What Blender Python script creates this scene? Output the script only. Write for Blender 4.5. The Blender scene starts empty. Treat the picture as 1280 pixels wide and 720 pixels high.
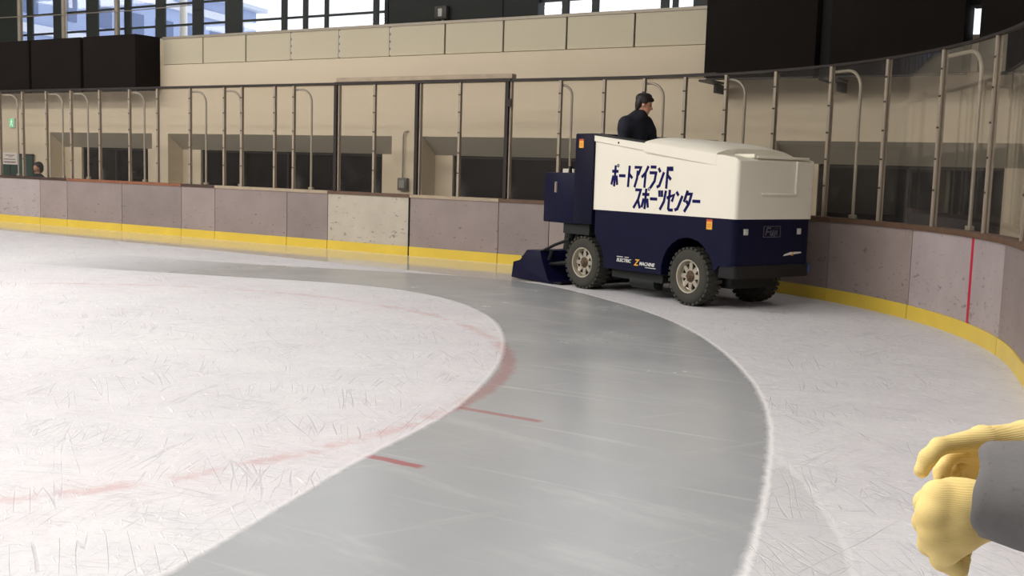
import bpy, bmesh, math, random
import numpy as np
from mathutils import Vector, Matrix, Euler
random.seed(7); np.random.seed(7)
sc = bpy.context.scene
COL = sc.collection
R = math.radians
PI = math.pi

# ------------------------------------------------------------------ camera
YAW = R(32.0)
pitch, roll = math.atan(148 / 1350.0), 0.03
fw0 = Vector((-math.sin(YAW), math.cos(YAW), 0)); rt0 = Vector((math.cos(YAW), math.sin(YAW), 0)); zz = Vector((0, 0, 1))
fwd = fw0 * math.cos(pitch) - zz * math.sin(pitch)
up0 = fw0 * math.sin(pitch) + zz * math.cos(pitch)
right = rt0 * math.cos(roll) + up0 * math.sin(roll)
up = -rt0 * math.sin(roll) + up0 * math.cos(roll)
cd = bpy.data.cameras.new('camera'); cam = bpy.data.objects.new('camera', cd); COL.objects.link(cam)
mw = Matrix((right, up, -fwd)).transposed().to_4x4(); mw.translation = Vector((0, 0, 1.6))
cam.matrix_world = mw
cd.sensor_width = 36.0; cd.lens = 36.0 * 1350 / 1280; cd.clip_start = 0.05; cd.clip_end = 400
sc.camera = cam

# ------------------------------------------------------------------ world, lights, exposure
w = bpy.data.worlds.new('sky'); sc.world = w; w.use_nodes = True
bg = w.node_tree.nodes['Background']; bg.inputs[0].default_value = (0.93, 0.96, 1.0, 1); bg.inputs[1].default_value = 1.5
sc.view_settings.view_transform = 'Standard'; sc.view_settings.look = 'None'
sc.view_settings.exposure = 0.0; sc.view_settings.gamma = 1.0; sc.view_settings.use_curve_mapping = False

def lamp(name, loc, sx, sy, power, col=(1, .965, .92)):
    l = bpy.data.lights.new(name, 'AREA'); l.shape = 'RECTANGLE'; l.size = sx; l.size_y = sy; l.energy = power; l.color = col
    o = bpy.data.objects.new(name, l); COL.objects.link(o); o.location = loc
    return o
LP = 850
for lx in (-46, -35, -24, -13.5):
    for ly in (-16, -6, 4):
        lamp('ceiling_and_fill_lamp', (lx, ly, 9.2), 7.5, 2.4, LP * (1.25 if ly < 0 else 1.0) * {-46: .45, -35: .8}.get(lx, 1))
lamp('ceiling_and_fill_lamp', (-2.5, 0, 9.2), 5.0, 2.4, LP * .8)  # fill light added to brighten the right-hand ice and gloves, no known fixture

# ------------------------------------------------------------------ material helpers
def lin(c):
    return tuple((x / 12.92 if x <= .04045 else ((x + .055) / 1.055) ** 2.4) for x in (v / 255.0 for v in c)) + (1,)
class NT:
    def __init__(s, name):
        s.m = bpy.data.materials.new(name); s.m.use_nodes = True; s.t = s.m.node_tree; s.t.nodes.clear()
    def n(s, typ, ins=None, **kw):
        nd = s.t.nodes.new(typ)
        for k, v in kw.items(): setattr(nd, k, v)
        for k, v in (ins or {}).items():
            if isinstance(v, bpy.types.NodeSocket): s.t.links.new(v, nd.inputs[k])
            else: nd.inputs[k].default_value = v
        return nd
    def math(s, op, a, b=0.0, c=0.0, clamp=False):
        nd = s.n('ShaderNodeMath', {0: a, 1: b, 2: c}, operation=op); nd.use_clamp = clamp
        return nd.outputs[0]
    def mix(s, f, a, b, mode='MIX'):
        nd = s.n('ShaderNodeMix', None, data_type='RGBA', blend_type=mode)
        for k, v in ((0, f), (6, a), (7, b)):
            if isinstance(v, bpy.types.NodeSocket): s.t.links.new(v, nd.inputs[k])
            else: nd.inputs[k].default_value = v
        return nd.outputs[2]
    def sstep(s, x, a, b):
        nd = s.n('ShaderNodeMapRange', {0: x, 1: a, 2: b, 3: 0.0, 4: 1.0}, interpolation_type='SMOOTHSTEP')
        return nd.outputs[0]
    def coord(s, scale=(1, 1, 1), rot=(0, 0, 0), kind='Object'):
        tc = s.n('ShaderNodeTexCoord')
        return s.n('ShaderNodeMapping', {0: tc.outputs[kind], 2: rot, 3: scale}).outputs[0]
    def noise(s, vec, scale, detail=3, rough=.5, dist=0.0):
        return s.n('ShaderNodeTexNoise', {'Vector': vec, 'Scale': scale, 'Detail': detail, 'Roughness': rough, 'Distortion': dist}).outputs[0]
    def bump(s, h, strength=.3, dist=.01):
        return s.n('ShaderNodeBump', {'Strength': strength, 'Distance': dist, 'Height': h}).outputs[0]
    def out(s, sh):
        s.n('ShaderNodeOutputMaterial', {0: sh}); return s.m
    def pbr(s, color, rough=.5, metal=0.0, normal=None, **kw):
        d = {'Base Color': color, 'Roughness': rough, 'Metallic': metal}
        if normal is not None: d['Normal'] = normal
        d.update(kw)
        return s.n('ShaderNodeBsdfPrincipled', d).outputs[0]

MATS = {}
def simple(name, rgb, rough=.5, metal=0.0, var=.08, scale=8, spec=None, bump=0.0):
    t = NT(name); c = lin(rgb)
    v = t.coord(); nz = t.noise(v, scale, 4)
    dark = tuple(x * (1 - var * 2) for x in c[:3]) + (1,); lite = tuple(min(1, x * (1 + var)) for x in c[:3]) + (1,)
    colr = t.mix(nz, dark, lite)
    kw = {}
    if spec is not None: kw['Specular IOR Level'] = spec
    nm = t.bump(t.noise(v, scale * 12, 3), bump, .004) if bump else None
    m = t.out(t.pbr(colr, rough, metal, nm, **kw)); MATS[name] = m
    return m

# ------------------------------------------------------------------ mesh helpers
class MB:
    def __init__(s): s.b = bmesh.new()
    def poly(s, pts, faces):
        vs = [s.b.verts.new(p) for p in pts]
        for f in faces:
            try: s.b.faces.new([vs[i] for i in f])
            except ValueError: pass
        return vs
    def box(s, lo, hi, rot=None, piv=None):
        x0, y0, z0 = lo; x1, y1, z1 = hi
        p = [Vector(q) for q in ((x0, y0, z0), (x1, y0, z0), (x1, y1, z0), (x0, y1, z0), (x0, y0, z1), (x1, y0, z1), (x1, y1, z1), (x0, y1, z1))]
        if rot is not None:
            c = Vector(piv) if piv is not None else (Vector(lo) + Vector(hi)) / 2
            m = Euler(rot).to_matrix(); p = [m @ (q - c) + c for q in p]
        return s.poly(p, [(0, 3, 2, 1), (4, 5, 6, 7), (0, 1, 5, 4), (1, 2, 6, 5), (2, 3, 7, 6), (3, 0, 4, 7)])
    def prism(s, prof, a, b, axis='y'):
        # prof: list of 2D points, swept along an axis from a to b
        def P(u, v, t):
            return (u, t, v) if axis == 'y' else ((t, u, v) if axis == 'x' else (u, v, t))
        n = len(prof)
        pts = [P(u, v, a) for u, v in prof] + [P(u, v, b) for u, v in prof]
        return s.poly(pts, [tuple(range(n)), tuple(range(2 * n - 1, n - 1, -1))] + [(i, i + n, (i + 1) % n + n, (i + 1) % n) for i in range(n)])
    def lathe(s, prof, axis='y', n=32, c=(0, 0, 0)):
        # prof: (radius, height along axis)
        c = Vector(c); rings = []
        for r, h in prof:
            ring = []
            for k in range(n):
                a = 2 * PI * k / n; u, v = r * math.cos(a), r * math.sin(a)
                q = {'y': (u, h, v), 'x': (h, u, v), 'z': (u, v, h)}[axis]
                ring.append(s.b.verts.new(c + Vector(q)))
            rings.append(ring)
        for i in range(len(rings) - 1):
            for k in range(n):
                s.b.faces.new((rings[i][k], rings[i][(k + 1) % n], rings[i + 1][(k + 1) % n], rings[i + 1][k]))
        return rings
    def cyl(s, a, b, r, r2=None, n=12):
        s.tube([a, b], r, n, r2)
    def tube(s, pts, r, n=10, r2=None):
        pts = [Vector(p) for p in pts]; rings = []
        prev = None
        for i, p in enumerate(pts):
            t = (pts[min(i + 1, len(pts) - 1)] - pts[max(i - 1, 0)]).normalized()
            if prev is None:
                u = t.orthogonal().normalized()
            else:
                u = (prev - t * prev.dot(t)).normalized()
            prev = u; v = t.cross(u)
            rr = r if r2 is None else r + (r2 - r) * i / (len(pts) - 1)
            if isinstance(r, (list, tuple)): rr = r[i]
            rings.append([s.b.verts.new(p + (u * math.cos(2 * PI * k / n) + v * math.sin(2 * PI * k / n)) * rr) for k in range(n)])
        for i in range(len(rings) - 1):
            for k in range(n):
                s.b.faces.new((rings[i][k], rings[i][(k + 1) % n], rings[i + 1][(k + 1) % n], rings[i + 1][k]))
        s.b.faces.new(rings[0][::-1]); s.b.faces.new(rings[-1])
    def strip(s, pts2d, wdt, y, thick=.002):
        # flat pen stroke in the local XZ plane, mitred, standing proud of plane y by thick
        P = [Vector((a, b)) for a, b in pts2d]
        L, Rr = [], []
        for i, p in enumerate(P):
            d0 = (p - P[i - 1]).normalized() if i > 0 else None
            d1 = (P[i + 1] - p).normalized() if i < len(P) - 1 else None
            d = (d0 + d1).normalized() if (d0 and d1) else (d0 or d1)
            nrm = Vector((-d.y, d.x)); k = 1.0
            if d0 and d1: k = min(1.6, 1.0 / max(.35, nrm.dot(Vector((-d0.y, d0.x)))))
            L.append(p + nrm * wdt / 2 * k); Rr.append(p - nrm * wdt / 2 * k)
        n = len(P); pts = [(q.x, y - thick, q.y) for q in L] + [(q.x, y - thick, q.y) for q in Rr]
        pts += [(q.x, y, q.y) for q in L] + [(q.x, y, q.y) for q in Rr]
        f = []
        for i in range(n - 1):
            f += [(i, i + 1, n + i + 1, n + i), (2 * n + i, 3 * n + i, 3 * n + i + 1, 2 * n + i + 1),
                  (i, 2 * n + i, 2 * n + i + 1, i + 1), (n + i, n + i + 1, 3 * n + i + 1, 3 * n + i)]
        f += [(0, n, 3 * n, 2 * n), (n - 1, 3 * n - 1, 4 * n - 1, 2 * n - 1)]
        s.poly(pts, f)
    def bevel(s, off, seg=2, pred=None, ang=25):
        s.b.normal_update()
        es = []
        for e in s.b.edges:
            if len(e.link_faces) != 2: continue
            if e.calc_face_angle(0) < R(ang): continue
            if pred is None or pred(e): es.append(e)
        bmesh.ops.bevel(s.b, geom=es, offset=off, segments=seg, profile=.5, affect='EDGES', clamp_overlap=True)
    def build(s, name, mat, parent=None, smooth=True, loc=None, rot=None, ang=35):
        bmesh.ops.recalc_face_normals(s.b, faces=s.b.faces)
        me = bpy.data.meshes.new(name); s.b.to_mesh(me); s.b.free()
        if smooth:
            me.polygons.foreach_set('use_smooth', [True] * len(me.polygons))
            me.set_sharp_from_angle(angle=R(ang))
        for m in (mat if isinstance(mat, (list, tuple)) else [mat]): me.materials.append(m)
        o = bpy.data.objects.new(name, me); COL.objects.link(o)
        if parent is not None: o.parent = parent
        if loc is not None: o.location = loc
        if rot is not None: o.rotation_euler = rot
        return o
def tag(o, label=None, cat=None, group=None, kind=None):
    if label: o['label'] = label
    if cat: o['category'] = cat
    if group: o['group'] = group
    if kind: o['kind'] = kind
    return o
def empty(name, loc, rz=0.0, label=None, cat=None, group=None):
    o = bpy.data.objects.new(name, None); COL.objects.link(o); o.location = loc; o.rotation_euler = (0, 0, rz)
    o.empty_display_size = .1
    return tag(o, label, cat, group)
def struct(o, label=None, cat=None):
    o['kind'] = 'structure'
    return tag(o, label, cat)
ORD = ['', 'first', 'second', 'third', 'fourth', 'fifth', 'sixth', 'seventh', 'eighth', 'ninth', 'tenth', 'eleventh', 'twelfth',
       'thirteenth', 'fourteenth', 'fifteenth', 'sixteenth', 'seventeenth', 'eighteenth', 'nineteenth', 'twentieth']

# ---- smooth organic surfaces from rounded cones (numpy surface nets)
def _cone(P, a, b, ra, rb):
    a = np.array(a, float); b = np.array(b, float); ab = b - a
    t = np.clip(((P - a) @ ab) / max(ab @ ab, 1e-12), 0, 1)
    return np.linalg.norm(P - a - t[..., None] * ab, axis=-1) - (ra + (rb - ra) * t)
def _ell(P, c, r, rot=None):
    q = P - np.array(c, float)
    if rot is not None: q = q @ np.array(Euler(rot).to_matrix())
    r = np.array(r, float); k0 = np.linalg.norm(q / r, axis=-1); k1 = np.linalg.norm(q / (r * r), axis=-1)
    return k0 * (k0 - 1) / np.maximum(k1, 1e-9)
def _smin(a, b, k):
    h = np.clip(.5 + .5 * (b - a) / k, 0, 1)
    return b + (a - b) * h - k * h * (1 - h)
def _prim(P, p):
    if p[0] == 'e': return _ell(P, *p[1:])
    return _cone(P, *p)
def organic(name, groups, res, mat, parent=None, kj=.02):
    """groups: list of (prims, k); inside a group prims blend with k; later groups blend onto the first with kj, not with one another"""
    lo = np.full(3, 1e9); hi = -lo
    for prims, k in groups:
        for p in prims:
            if p[0] == 'e':
                m = max(p[2]); lo = np.minimum(lo, np.array(p[1]) - m); hi = np.maximum(hi, np.array(p[1]) + m)
            else:
                m = max(p[2], p[3])
                for q in p[:2]: lo = np.minimum(lo, np.array(q) - m); hi = np.maximum(hi, np.array(q) + m)
    lo -= res * 3; hi += res * 3
    n = np.ceil((hi - lo) / res).astype(int) + 1
    ax = [lo[i] + np.arange(n[i]) * res for i in range(3)]
    P = np.stack(np.meshgrid(*ax, indexing='ij'), -1)
    ds = []
    for prims, k in groups:
        d = None
        for p in prims:
            e = _prim(P, p); d = e if d is None else _smin(d, e, k)
        ds.append(d)
    D = ds[0]
    if len(ds) > 1:
        fm = ds[1]
        for e in ds[2:]: fm = np.minimum(fm, e)
        D = _smin(D, fm, kj)
    S = D < 0
    cnt = np.zeros(n - 1); acc = np.zeros(tuple(n - 1) + (3,))
    off = [(0, 0, 0), (1, 0, 0), (0, 1, 0), (1, 1, 0), (0, 0, 1), (1, 0, 1), (0, 1, 1), (1, 1, 1)]
    def cn(A, o): return A[o[0]:n[0] - 1 + o[0], o[1]:n[1] - 1 + o[1], o[2]:n[2] - 1 + o[2]]
    for i in range(8):
        for j in range(i + 1, 8):
            if sum(abs(off[i][q] - off[j][q]) for q in range(3)) != 1: continue
            a, b = cn(D, off[i]), cn(D, off[j]); x = (a < 0) != (b < 0)
            t = np.where(x, a / np.where(x, a - b, 1), 0)
            for q in range(3): acc[..., q] += np.where(x, off[i][q] + t * (off[j][q] - off[i][q]), 0)
            cnt += x
    m = cnt > 0; idx = -np.ones(tuple(n - 1), int); idx[m] = np.arange(m.sum())
    cells = np.argwhere(m); V = lo + (cells + acc[m] / cnt[m][:, None]) * res
    F = []
    for axx in range(3):
        u, v = (axx + 1) % 3, (axx + 2) % 3
        sl0 = [slice(None)] * 3; sl1 = [slice(None)] * 3; sl0[axx] = slice(0, -1); sl1[axx] = slice(1, None)
        A, B = S[tuple(sl0)], S[tuple(sl1)]
        e = np.argwhere(A != B); inside = A[A != B]
        ok = (e[:, u] > 0) & (e[:, v] > 0) & (e[:, u] < n[u] - 1) & (e[:, v] < n[v] - 1); e = e[ok]; inside = inside[ok]
        def at(du, dv):
            q = e.copy(); q[:, u] -= du; q[:, v] -= dv; return idx[q[:, 0], q[:, 1], q[:, 2]]
        quad = np.stack([at(1, 1), at(0, 1), at(0, 0), at(1, 0)], 1)
        quad[~inside] = quad[~inside][:, ::-1]
        F.append(quad)
    F = np.concatenate(F)
    me = bpy.data.meshes.new(name); me.from_pydata(V.tolist(), [], F.tolist()); me.update()
    me.polygons.foreach_set('use_smooth', [True] * len(me.polygons))
    me.materials.append(mat)
    o = bpy.data.objects.new(name, me); COL.objects.link(o)
    if parent is not None: o.parent = parent
    return o

# ------------------------------------------------------------------ the line of the rink boards
AC, AR = Vector((-8.0, 8.5)), 7.0
AEND = R(13.5)
ALEN = AR * (PI / 2 - AEND)
def curve(s):
    """point, tangent (towards the right end) and outward normal of the inner board face"""
    if s < 0: return Vector((-8 + s, 15.5)), Vector((1, 0)), Vector((0, 1))
    if s < ALEN:
        a = PI / 2 - s / AR; n = Vector((math.cos(a), math.sin(a)))
        return AC + n * AR, Vector((n.y, -n.x)), n
    n = Vector((math.cos(AEND), math.sin(AEND))); t = Vector((n.y, -n.x))
    return AC + n * AR + t * (s - ALEN), t, n
def cpt(s, off, z):
    p, t, n = curve(s); q = p + n * off; return Vector((q.x, q.y, z))
def samples(s0, s1, step=.22):
    k = max(1, int(math.ceil((s1 - s0) / step))) if s1 > -.05 else 1
    return [s0 + (s1 - s0) * i / k for i in range(k + 1)]
def sweep(mb, s0, s1, o0, o1, z0, z1):
    ss = samples(s0, s1); rings = []
    for s in ss:
        rings.append([mb.b.verts.new(cpt(s, o, z)) for o, z in ((o0, z0), (o1, z0), (o1, z1), (o0, z1))])
    for i in range(len(rings) - 1):
        for k in range(4):
            mb.b.faces.new((rings[i][k], rings[i][(k + 1) % 4], rings[i + 1][(k + 1) % 4], rings[i + 1][k]))
    mb.b.faces.new(rings[0][::-1]); mb.b.faces.new(rings[-1])

# ------------------------------------------------------------------ materials
def wall_mat(name, rgb, var=.06):
    t = NT(name); c = lin(rgb); v = t.coord()
    big = t.noise(v, .35, 4); spk = t.noise(v, 9, 5, .7)
    col = t.mix(t.math('MULTIPLY', big, 1.0), tuple(x * (1 - var) for x in c[:3]) + (1,), tuple(min(1, x * (1 + var)) for x in c[:3]) + (1,))
    dots = t.sstep(spk, .73, .78)
    col = t.mix(t.math('MULTIPLY', dots, .35), col, lin((110, 95, 75)))
    m = t.out(t.pbr(col, .7, 0, t.bump(t.noise(v, 60, 2), .08, .003))); MATS[name] = m; return m
M_wall = wall_mat('cream_plaster', (222, 207, 180))
M_band = wall_mat('cream_ledge_plaster', (226, 211, 186))
M_panel = wall_mat('beige_parapet_board', (210, 201, 176), .03)
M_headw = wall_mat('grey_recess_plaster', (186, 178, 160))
M_hallend = wall_mat('dull_hall_wall', (150, 146, 140))
M_concrete = wall_mat('concrete_floor', (120, 116, 110))
M_ceil = wall_mat('white_ceiling', (225, 222, 215))
M_seam = simple('dark_seam', (60, 52, 45), .6)
M_alu = simple('dull_aluminium', (166, 153, 136), .5, .25)
M_greypipe = simple('grey_painted_pipe', (168, 158, 142), .4, .2)
M_darkpost = simple('dark_bronze_metal', (46, 38, 34), .5, .3, .2)
M_green = simple('dark_green_paint', (9, 26, 21), .45)
M_greenp = simple('dark_green_panel', (10, 20, 17), .6)
M_white = simple('white_paint', (226, 224, 218), .45, 0, .03)
M_black = simple('black_cloth', (34, 29, 27), .85, 0, .15, 1.2, spec=.12)
M_black2 = simple('black_gap', (10, 9, 10), .8)
M_navy = simple('navy_paint', (9, 11, 44), .45, 0, .05, 3, spec=.16)
M_navyd = simple('navy_front_paint', (8, 10, 36), .45, 0, .05, 3, spec=.16)
M_cream = simple('ivory_fibreglass', (242, 237, 222), .4, 0, .02, 2)
M_blackmetal = simple('black_steel', (18, 18, 20), .5, .3)
M_under = simple('dark_underbody', (20, 24, 22), .7)
M_rubber = simple('tyre_rubber', (60, 59, 52), .85, 0, .15, 14, bump=.2)
M_rim = simple('silver_wheel_rim', (196, 188, 172), .35, .7, .1)
M_hub = simple('rusty_hub', (96, 78, 62), .6, .4, .25, 30)
M_orange = simple('orange_sticker', (242, 176, 58), .5, 0, .03)
M_redst = simple('red_sticker', (205, 80, 50), .5, 0, .03)
M_ink = simple('navy_lettering', (18, 18, 84), .5, 0, .03, spec=.12)
M_whiteink = simple('white_lettering', (228, 228, 224), .45, 0, .03)
M_greyink = simple('grey_chrome_lettering', (92, 92, 104), .35, .4, .03)
M_lens = simple('headlight_lens', (214, 216, 214), .15, .3, .1, 40)
M_bluelab = simple('blue_reflector', (52, 96, 160), .4)
M_seat = simple('black_vinyl', (22, 22, 24), .5)
M_yel = simple('yellow_kickplate', (224, 194, 72), .35, 0, .07, 3)
M_red = simple('red_line_paint', (196, 30, 62), .45)
M_jacket = simple('navy_jacket_cloth', (22, 24, 40), .85, 0, .2, 12)
M_trous = simple('black_trousers_cloth', (24, 24, 28), .85)
M_skin = simple('skin', (205, 150, 122), .55, 0, .04)
M_hair = simple('dark_hair', (28, 22, 20), .55, 0, .2, 60)
M_eye = simple('eye_dark', (20, 16, 14), .2)
M_wood1 = simple('dark_wood_cap', (66, 45, 36), .6, 0, .25, 6)
M_wood2 = simple('orange_wood_cap', (148, 92, 64), .6, 0, .25, 6)
M_wood3 = simple('pale_worn_cap', (176, 158, 136), .6, 0, .15, 6)
M_wood4 = simple('brown_wood_cap', (104, 78, 60), .6, 0, .25, 6)
M_paper = simple('white_paper', (232, 226, 218), .7, 0, .02)
M_teal = simple('teal_board_paint', (34, 66, 60), .6)

def board_mat(name, rgb, seed):
    t = NT(name); c = lin(rgb); tc = t.n('ShaderNodeTexCoord')
    v = t.n('ShaderNodeMapping', {0: tc.outputs['Object'], 1: (seed, seed * 2.1, 0)}).outputs[0]
    sx = t.n('ShaderNodeSeparateXYZ', {0: tc.outputs['Object']}).outputs[2]
    big = t.noise(v, 1.6, 5, .6)
    col = t.mix(big, tuple(x * .70 for x in c[:3]) + (1,), tuple(min(1, x * 1.18) for x in c[:3]) + (1,))
    # puck and blade scuffs: short dark dashes, denser low down
    v2 = t.n('ShaderNodeMapping', {0: v, 3: (6, 6, 15)}).outputs[0]
    sc_ = t.noise(v2, 1.5, 3, .55)
    patch = t.noise(v, 1.1, 2)
    low = t.sstep(sx, 1.15, .2)
    thr = t.math('SUBTRACT', .725, t.math('ADD', t.math('MULTIPLY', low, .07), t.math('MULTIPLY', patch, .06)))
    dd = t.math('MULTIPLY', t.sstep(t.math('SUBTRACT', sc_, thr), -.04, .08), .55)
    col = t.mix(dd, col, lin((62, 52, 52)))
    # chips along the top edge and panel dirt
    chips = t.math('MULTIPLY', t.sstep(t.noise(v, 9, 4, .7), .60, .68), t.sstep(sx, .93, 1.03))
    col = t.mix(t.math('MULTIPLY', chips, .7), col, lin((120, 90, 70)))
    m = t.out(t.pbr(col, .42, 0, t.bump(sc_, .08, .004))); return m
M_boards = [board_mat('grey_mauve_board_%d' % i, c, i * 3.7) for i, c in enumerate(((151, 137, 134), (143, 130, 128), (157, 143, 139)))]
M_bpale = board_mat('pale_grey_board', (192, 183, 168), 11.3)
M_blight = board_mat('light_mauve_board', (176, 164, 164), 17.9)

def glass_mat(name, tint, haze, streak=0.0):
    t = NT(name)
    tr = t.n('ShaderNodeBsdfTransparent', {0: tint}).outputs[0]
    gl = t.n('ShaderNodeBsdfGlossy', {0: (1, 1, 1, 1), 1: .03}).outputs[0]
    fr = t.n('ShaderNodeFresnel', {0: 1.38}).outputs[0]
    df = t.n('ShaderNodeBsdfDiffuse', {0: (.75, .72, .68, 1)}).outputs[0]
    v = t.coord()
    sm = t.noise(v, 1.3, 5, .6, 1.2)
    hz = t.math('ADD', haze, t.math('MULTIPLY', t.sstep(sm, .5, .75), streak))
    a = t.n('ShaderNodeMixShader', {0: hz, 1: tr, 2: df}).outputs[0]
    front = t.math('SUBTRACT', 1.0, t.n('ShaderNodeNewGeometry').outputs['Backfacing'])
    b = t.n('ShaderNodeMixShader', {0: t.math('MULTIPLY', t.math('MULTIPLY', fr, 1.5), front, clamp=True), 1: a, 2: gl}).outputs[0]
    MATS[name] = t.out(b); return MATS[name]
M_glass = glass_mat('scuffed_clear_shield', (.985, .982, .978, 1), .008, .05)
M_glassc = glass_mat('scuffed_curved_shield', (.965, .96, .95, 1), .012, .05)
M_pane = glass_mat('window_pane', (.97, .98, 1, 1), .004)
def dark_glass():
    t = NT('dark_lobby_window')
    v = t.coord((.5, 1, .8)); nz = t.noise(v, 1.4, 4, .6, 1.5)
    col = t.mix(t.sstep(nz, .4, .7), lin((20, 16, 16)), lin((40, 35, 34)))
    return t.out(t.pbr(col, .22, 0, None, **{'Specular IOR Level': .12}))
M_dark = dark_glass()
def emis(name, rgb, s):
    t = NT(name); return t.out(t.n('ShaderNodeEmission', {0: lin(rgb), 1: s}).outputs[0])

# ------------------------------------------------------------------ floor: the ice sheet
outer = [(-45, 10.1), (-30, 10.3), (-22, 10.6), (-15.6, 11.5), (-13.6, 11.95), (-12.23, 12.25), (-11.33, 12.55), (-10.12, 12.97), (-8.88, 13.28), (-8.22, 13.27), (-7.37, 13.0), (-6.34, 12.28),
         (-5.46, 11.62), (-4.57, 10.75), (-3.63, 9.51), (-2.84, 8.17), (-2.4, 7.23), (-2.11, 6.45), (-1.85, 5.64), (-1.64, 4.92),
         (-1.49, 4.36), (-1.42, 4.07), (-1.3, 3.2), (-1.2, 1.5), (-1.2, -4)]
inner = [(-45, 8.1), (-30, 8.4), (-22, 8.7), (-16, 9.4), (-13.6, 9.9), (-11.9, 10.4), (-10.82, 10.75), (-10.0, 11.02), (-9.3, 11.12), (-8.66, 11.1), (-7.66, 10.78), (-6.75, 10.13), (-5.99, 9.37), (-5.25, 8.32),
         (-4.73, 7.42), (-4.31, 6.5), (-4.04, 5.8), (-3.9, 5.26), (-3.79, 4.73), (-3.66, 4.18), (-3.48, 3.59), (-3.37, 3.19), (-3.29, 2.9),
         (-3.24, 2.72), (-3.1, 1.8), (-3.0, -4)]
sec = [(-1.85, 5.64), (-2.05, 6.25), (-1.81, 5.87), (-1.57, 5.48), (-1.35, 5.07), (-1.18, 4.72), (-1.04, 4.35), (-.85, 3.4), (-.7, 2), (-.7, -4), (-1.6, -4), (-1.75, 4.9)]
stripe = [(-47, 13.62), (-21.38, 13.62), (-18.65, 13.6), (-16.18, 13.56), (-14.25, 13.52), (-12.08, 13.4), (-10.44, 13.32), (-9.36, 13.2), (-8.24, 13.19), (-7.9, 13.3), (-7.2, 15.45), (-8, 15.52), (-47, 15.52)]
def chaikin(P, closed=False, it=2):
    for _ in range(it):
        Q = [] if closed else [P[0]]
        for i in range(len(P) - (0 if closed else 1)):
            a, b = P[i], P[(i + 1) % len(P)]
            Q += [(a[0] * .75 + b[0] * .25, a[1] * .75 + b[1] * .25), (a[0] * .25 + b[0] * .75, a[1] * .25 + b[1] * .75)]
        if not closed: Q.append(P[-1])
        P = Q
    return P
outer = chaikin(outer); inner = chaikin(inner)
def pdist(P, poly, closed):
    A = np.array(poly, float); d = np.full(len(P), 1e9)
    for i in range(len(A) - (0 if closed else 1)):
        a, b = A[i], A[(i + 1) % len(A)]; ab = b - a
        t = np.clip(((P - a) @ ab) / max(ab @ ab, 1e-9), 0, 1)
        d = np.minimum(d, np.hypot(*(P - a - t[:, None] * ab).T))
    return d
def sdist(P, poly):
    A = np.array(poly, float); ins = np.zeros(len(P), bool)
    for i in range(len(A)):
        a, b = A[i], A[(i + 1) % len(A)]
        if a[1] == b[1]: continue
        c = (a[1] > P[:, 1]) != (b[1] > P[:, 1])
        x = a[0] + (P[:, 1] - a[1]) * (b[0] - a[0]) / (b[1] - a[1])
        ins ^= c & (P[:, 0] < x)
    return np.where(ins, -1, 1) * pdist(P, poly, True)
xs = np.r_[np.arange(-46, -12, .2), np.arange(-12, 3.01, .1)]; ys = np.arange(-4, 15.61, .1)
GX, GY = np.meshgrid(xs, ys, indexing='ij'); PT = np.stack([GX.ravel(), GY.ravel()], 1)
nx, ny = len(xs), len(ys)
me = bpy.data.meshes.new('floor')
iq = np.arange(nx * ny).reshape(nx, ny)
fq = np.stack([iq[:-1, :-1], iq[1:, :-1], iq[1:, 1:], iq[:-1, 1:]], -1).reshape(-1, 4)
me.from_pydata(np.c_[PT, np.zeros(len(PT))].tolist(), [], fq.tolist()); me.update()
board_line = [tuple(curve(s)[0]) for s in [-38 + .5 * i for i in range(0, 76)] + [.3 * i for i in range(0, 90)]]
for nm, dat in (('wear_lane', sdist(PT, outer + inner[::-1])), ('wear_outer', pdist(PT, outer, False)), ('wear_second', sdist(PT, sec)),
                ('wet_strip', sdist(PT, stripe)), ('board_line', pdist(PT, board_line, False)),
                ('hash_marks', np.minimum(pdist(PT, [(-3.72, 4.55), (-3.38, 4.55)], False), pdist(PT, [(-4.05, 5.86), (-3.44, 5.86)], False)))):
    if nm == 'hash_marks': continue
    at_ = me.attributes.new(nm, 'FLOAT', 'POINT'); at_.data.foreach_set('value', dat.astype(np.float32))
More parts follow.
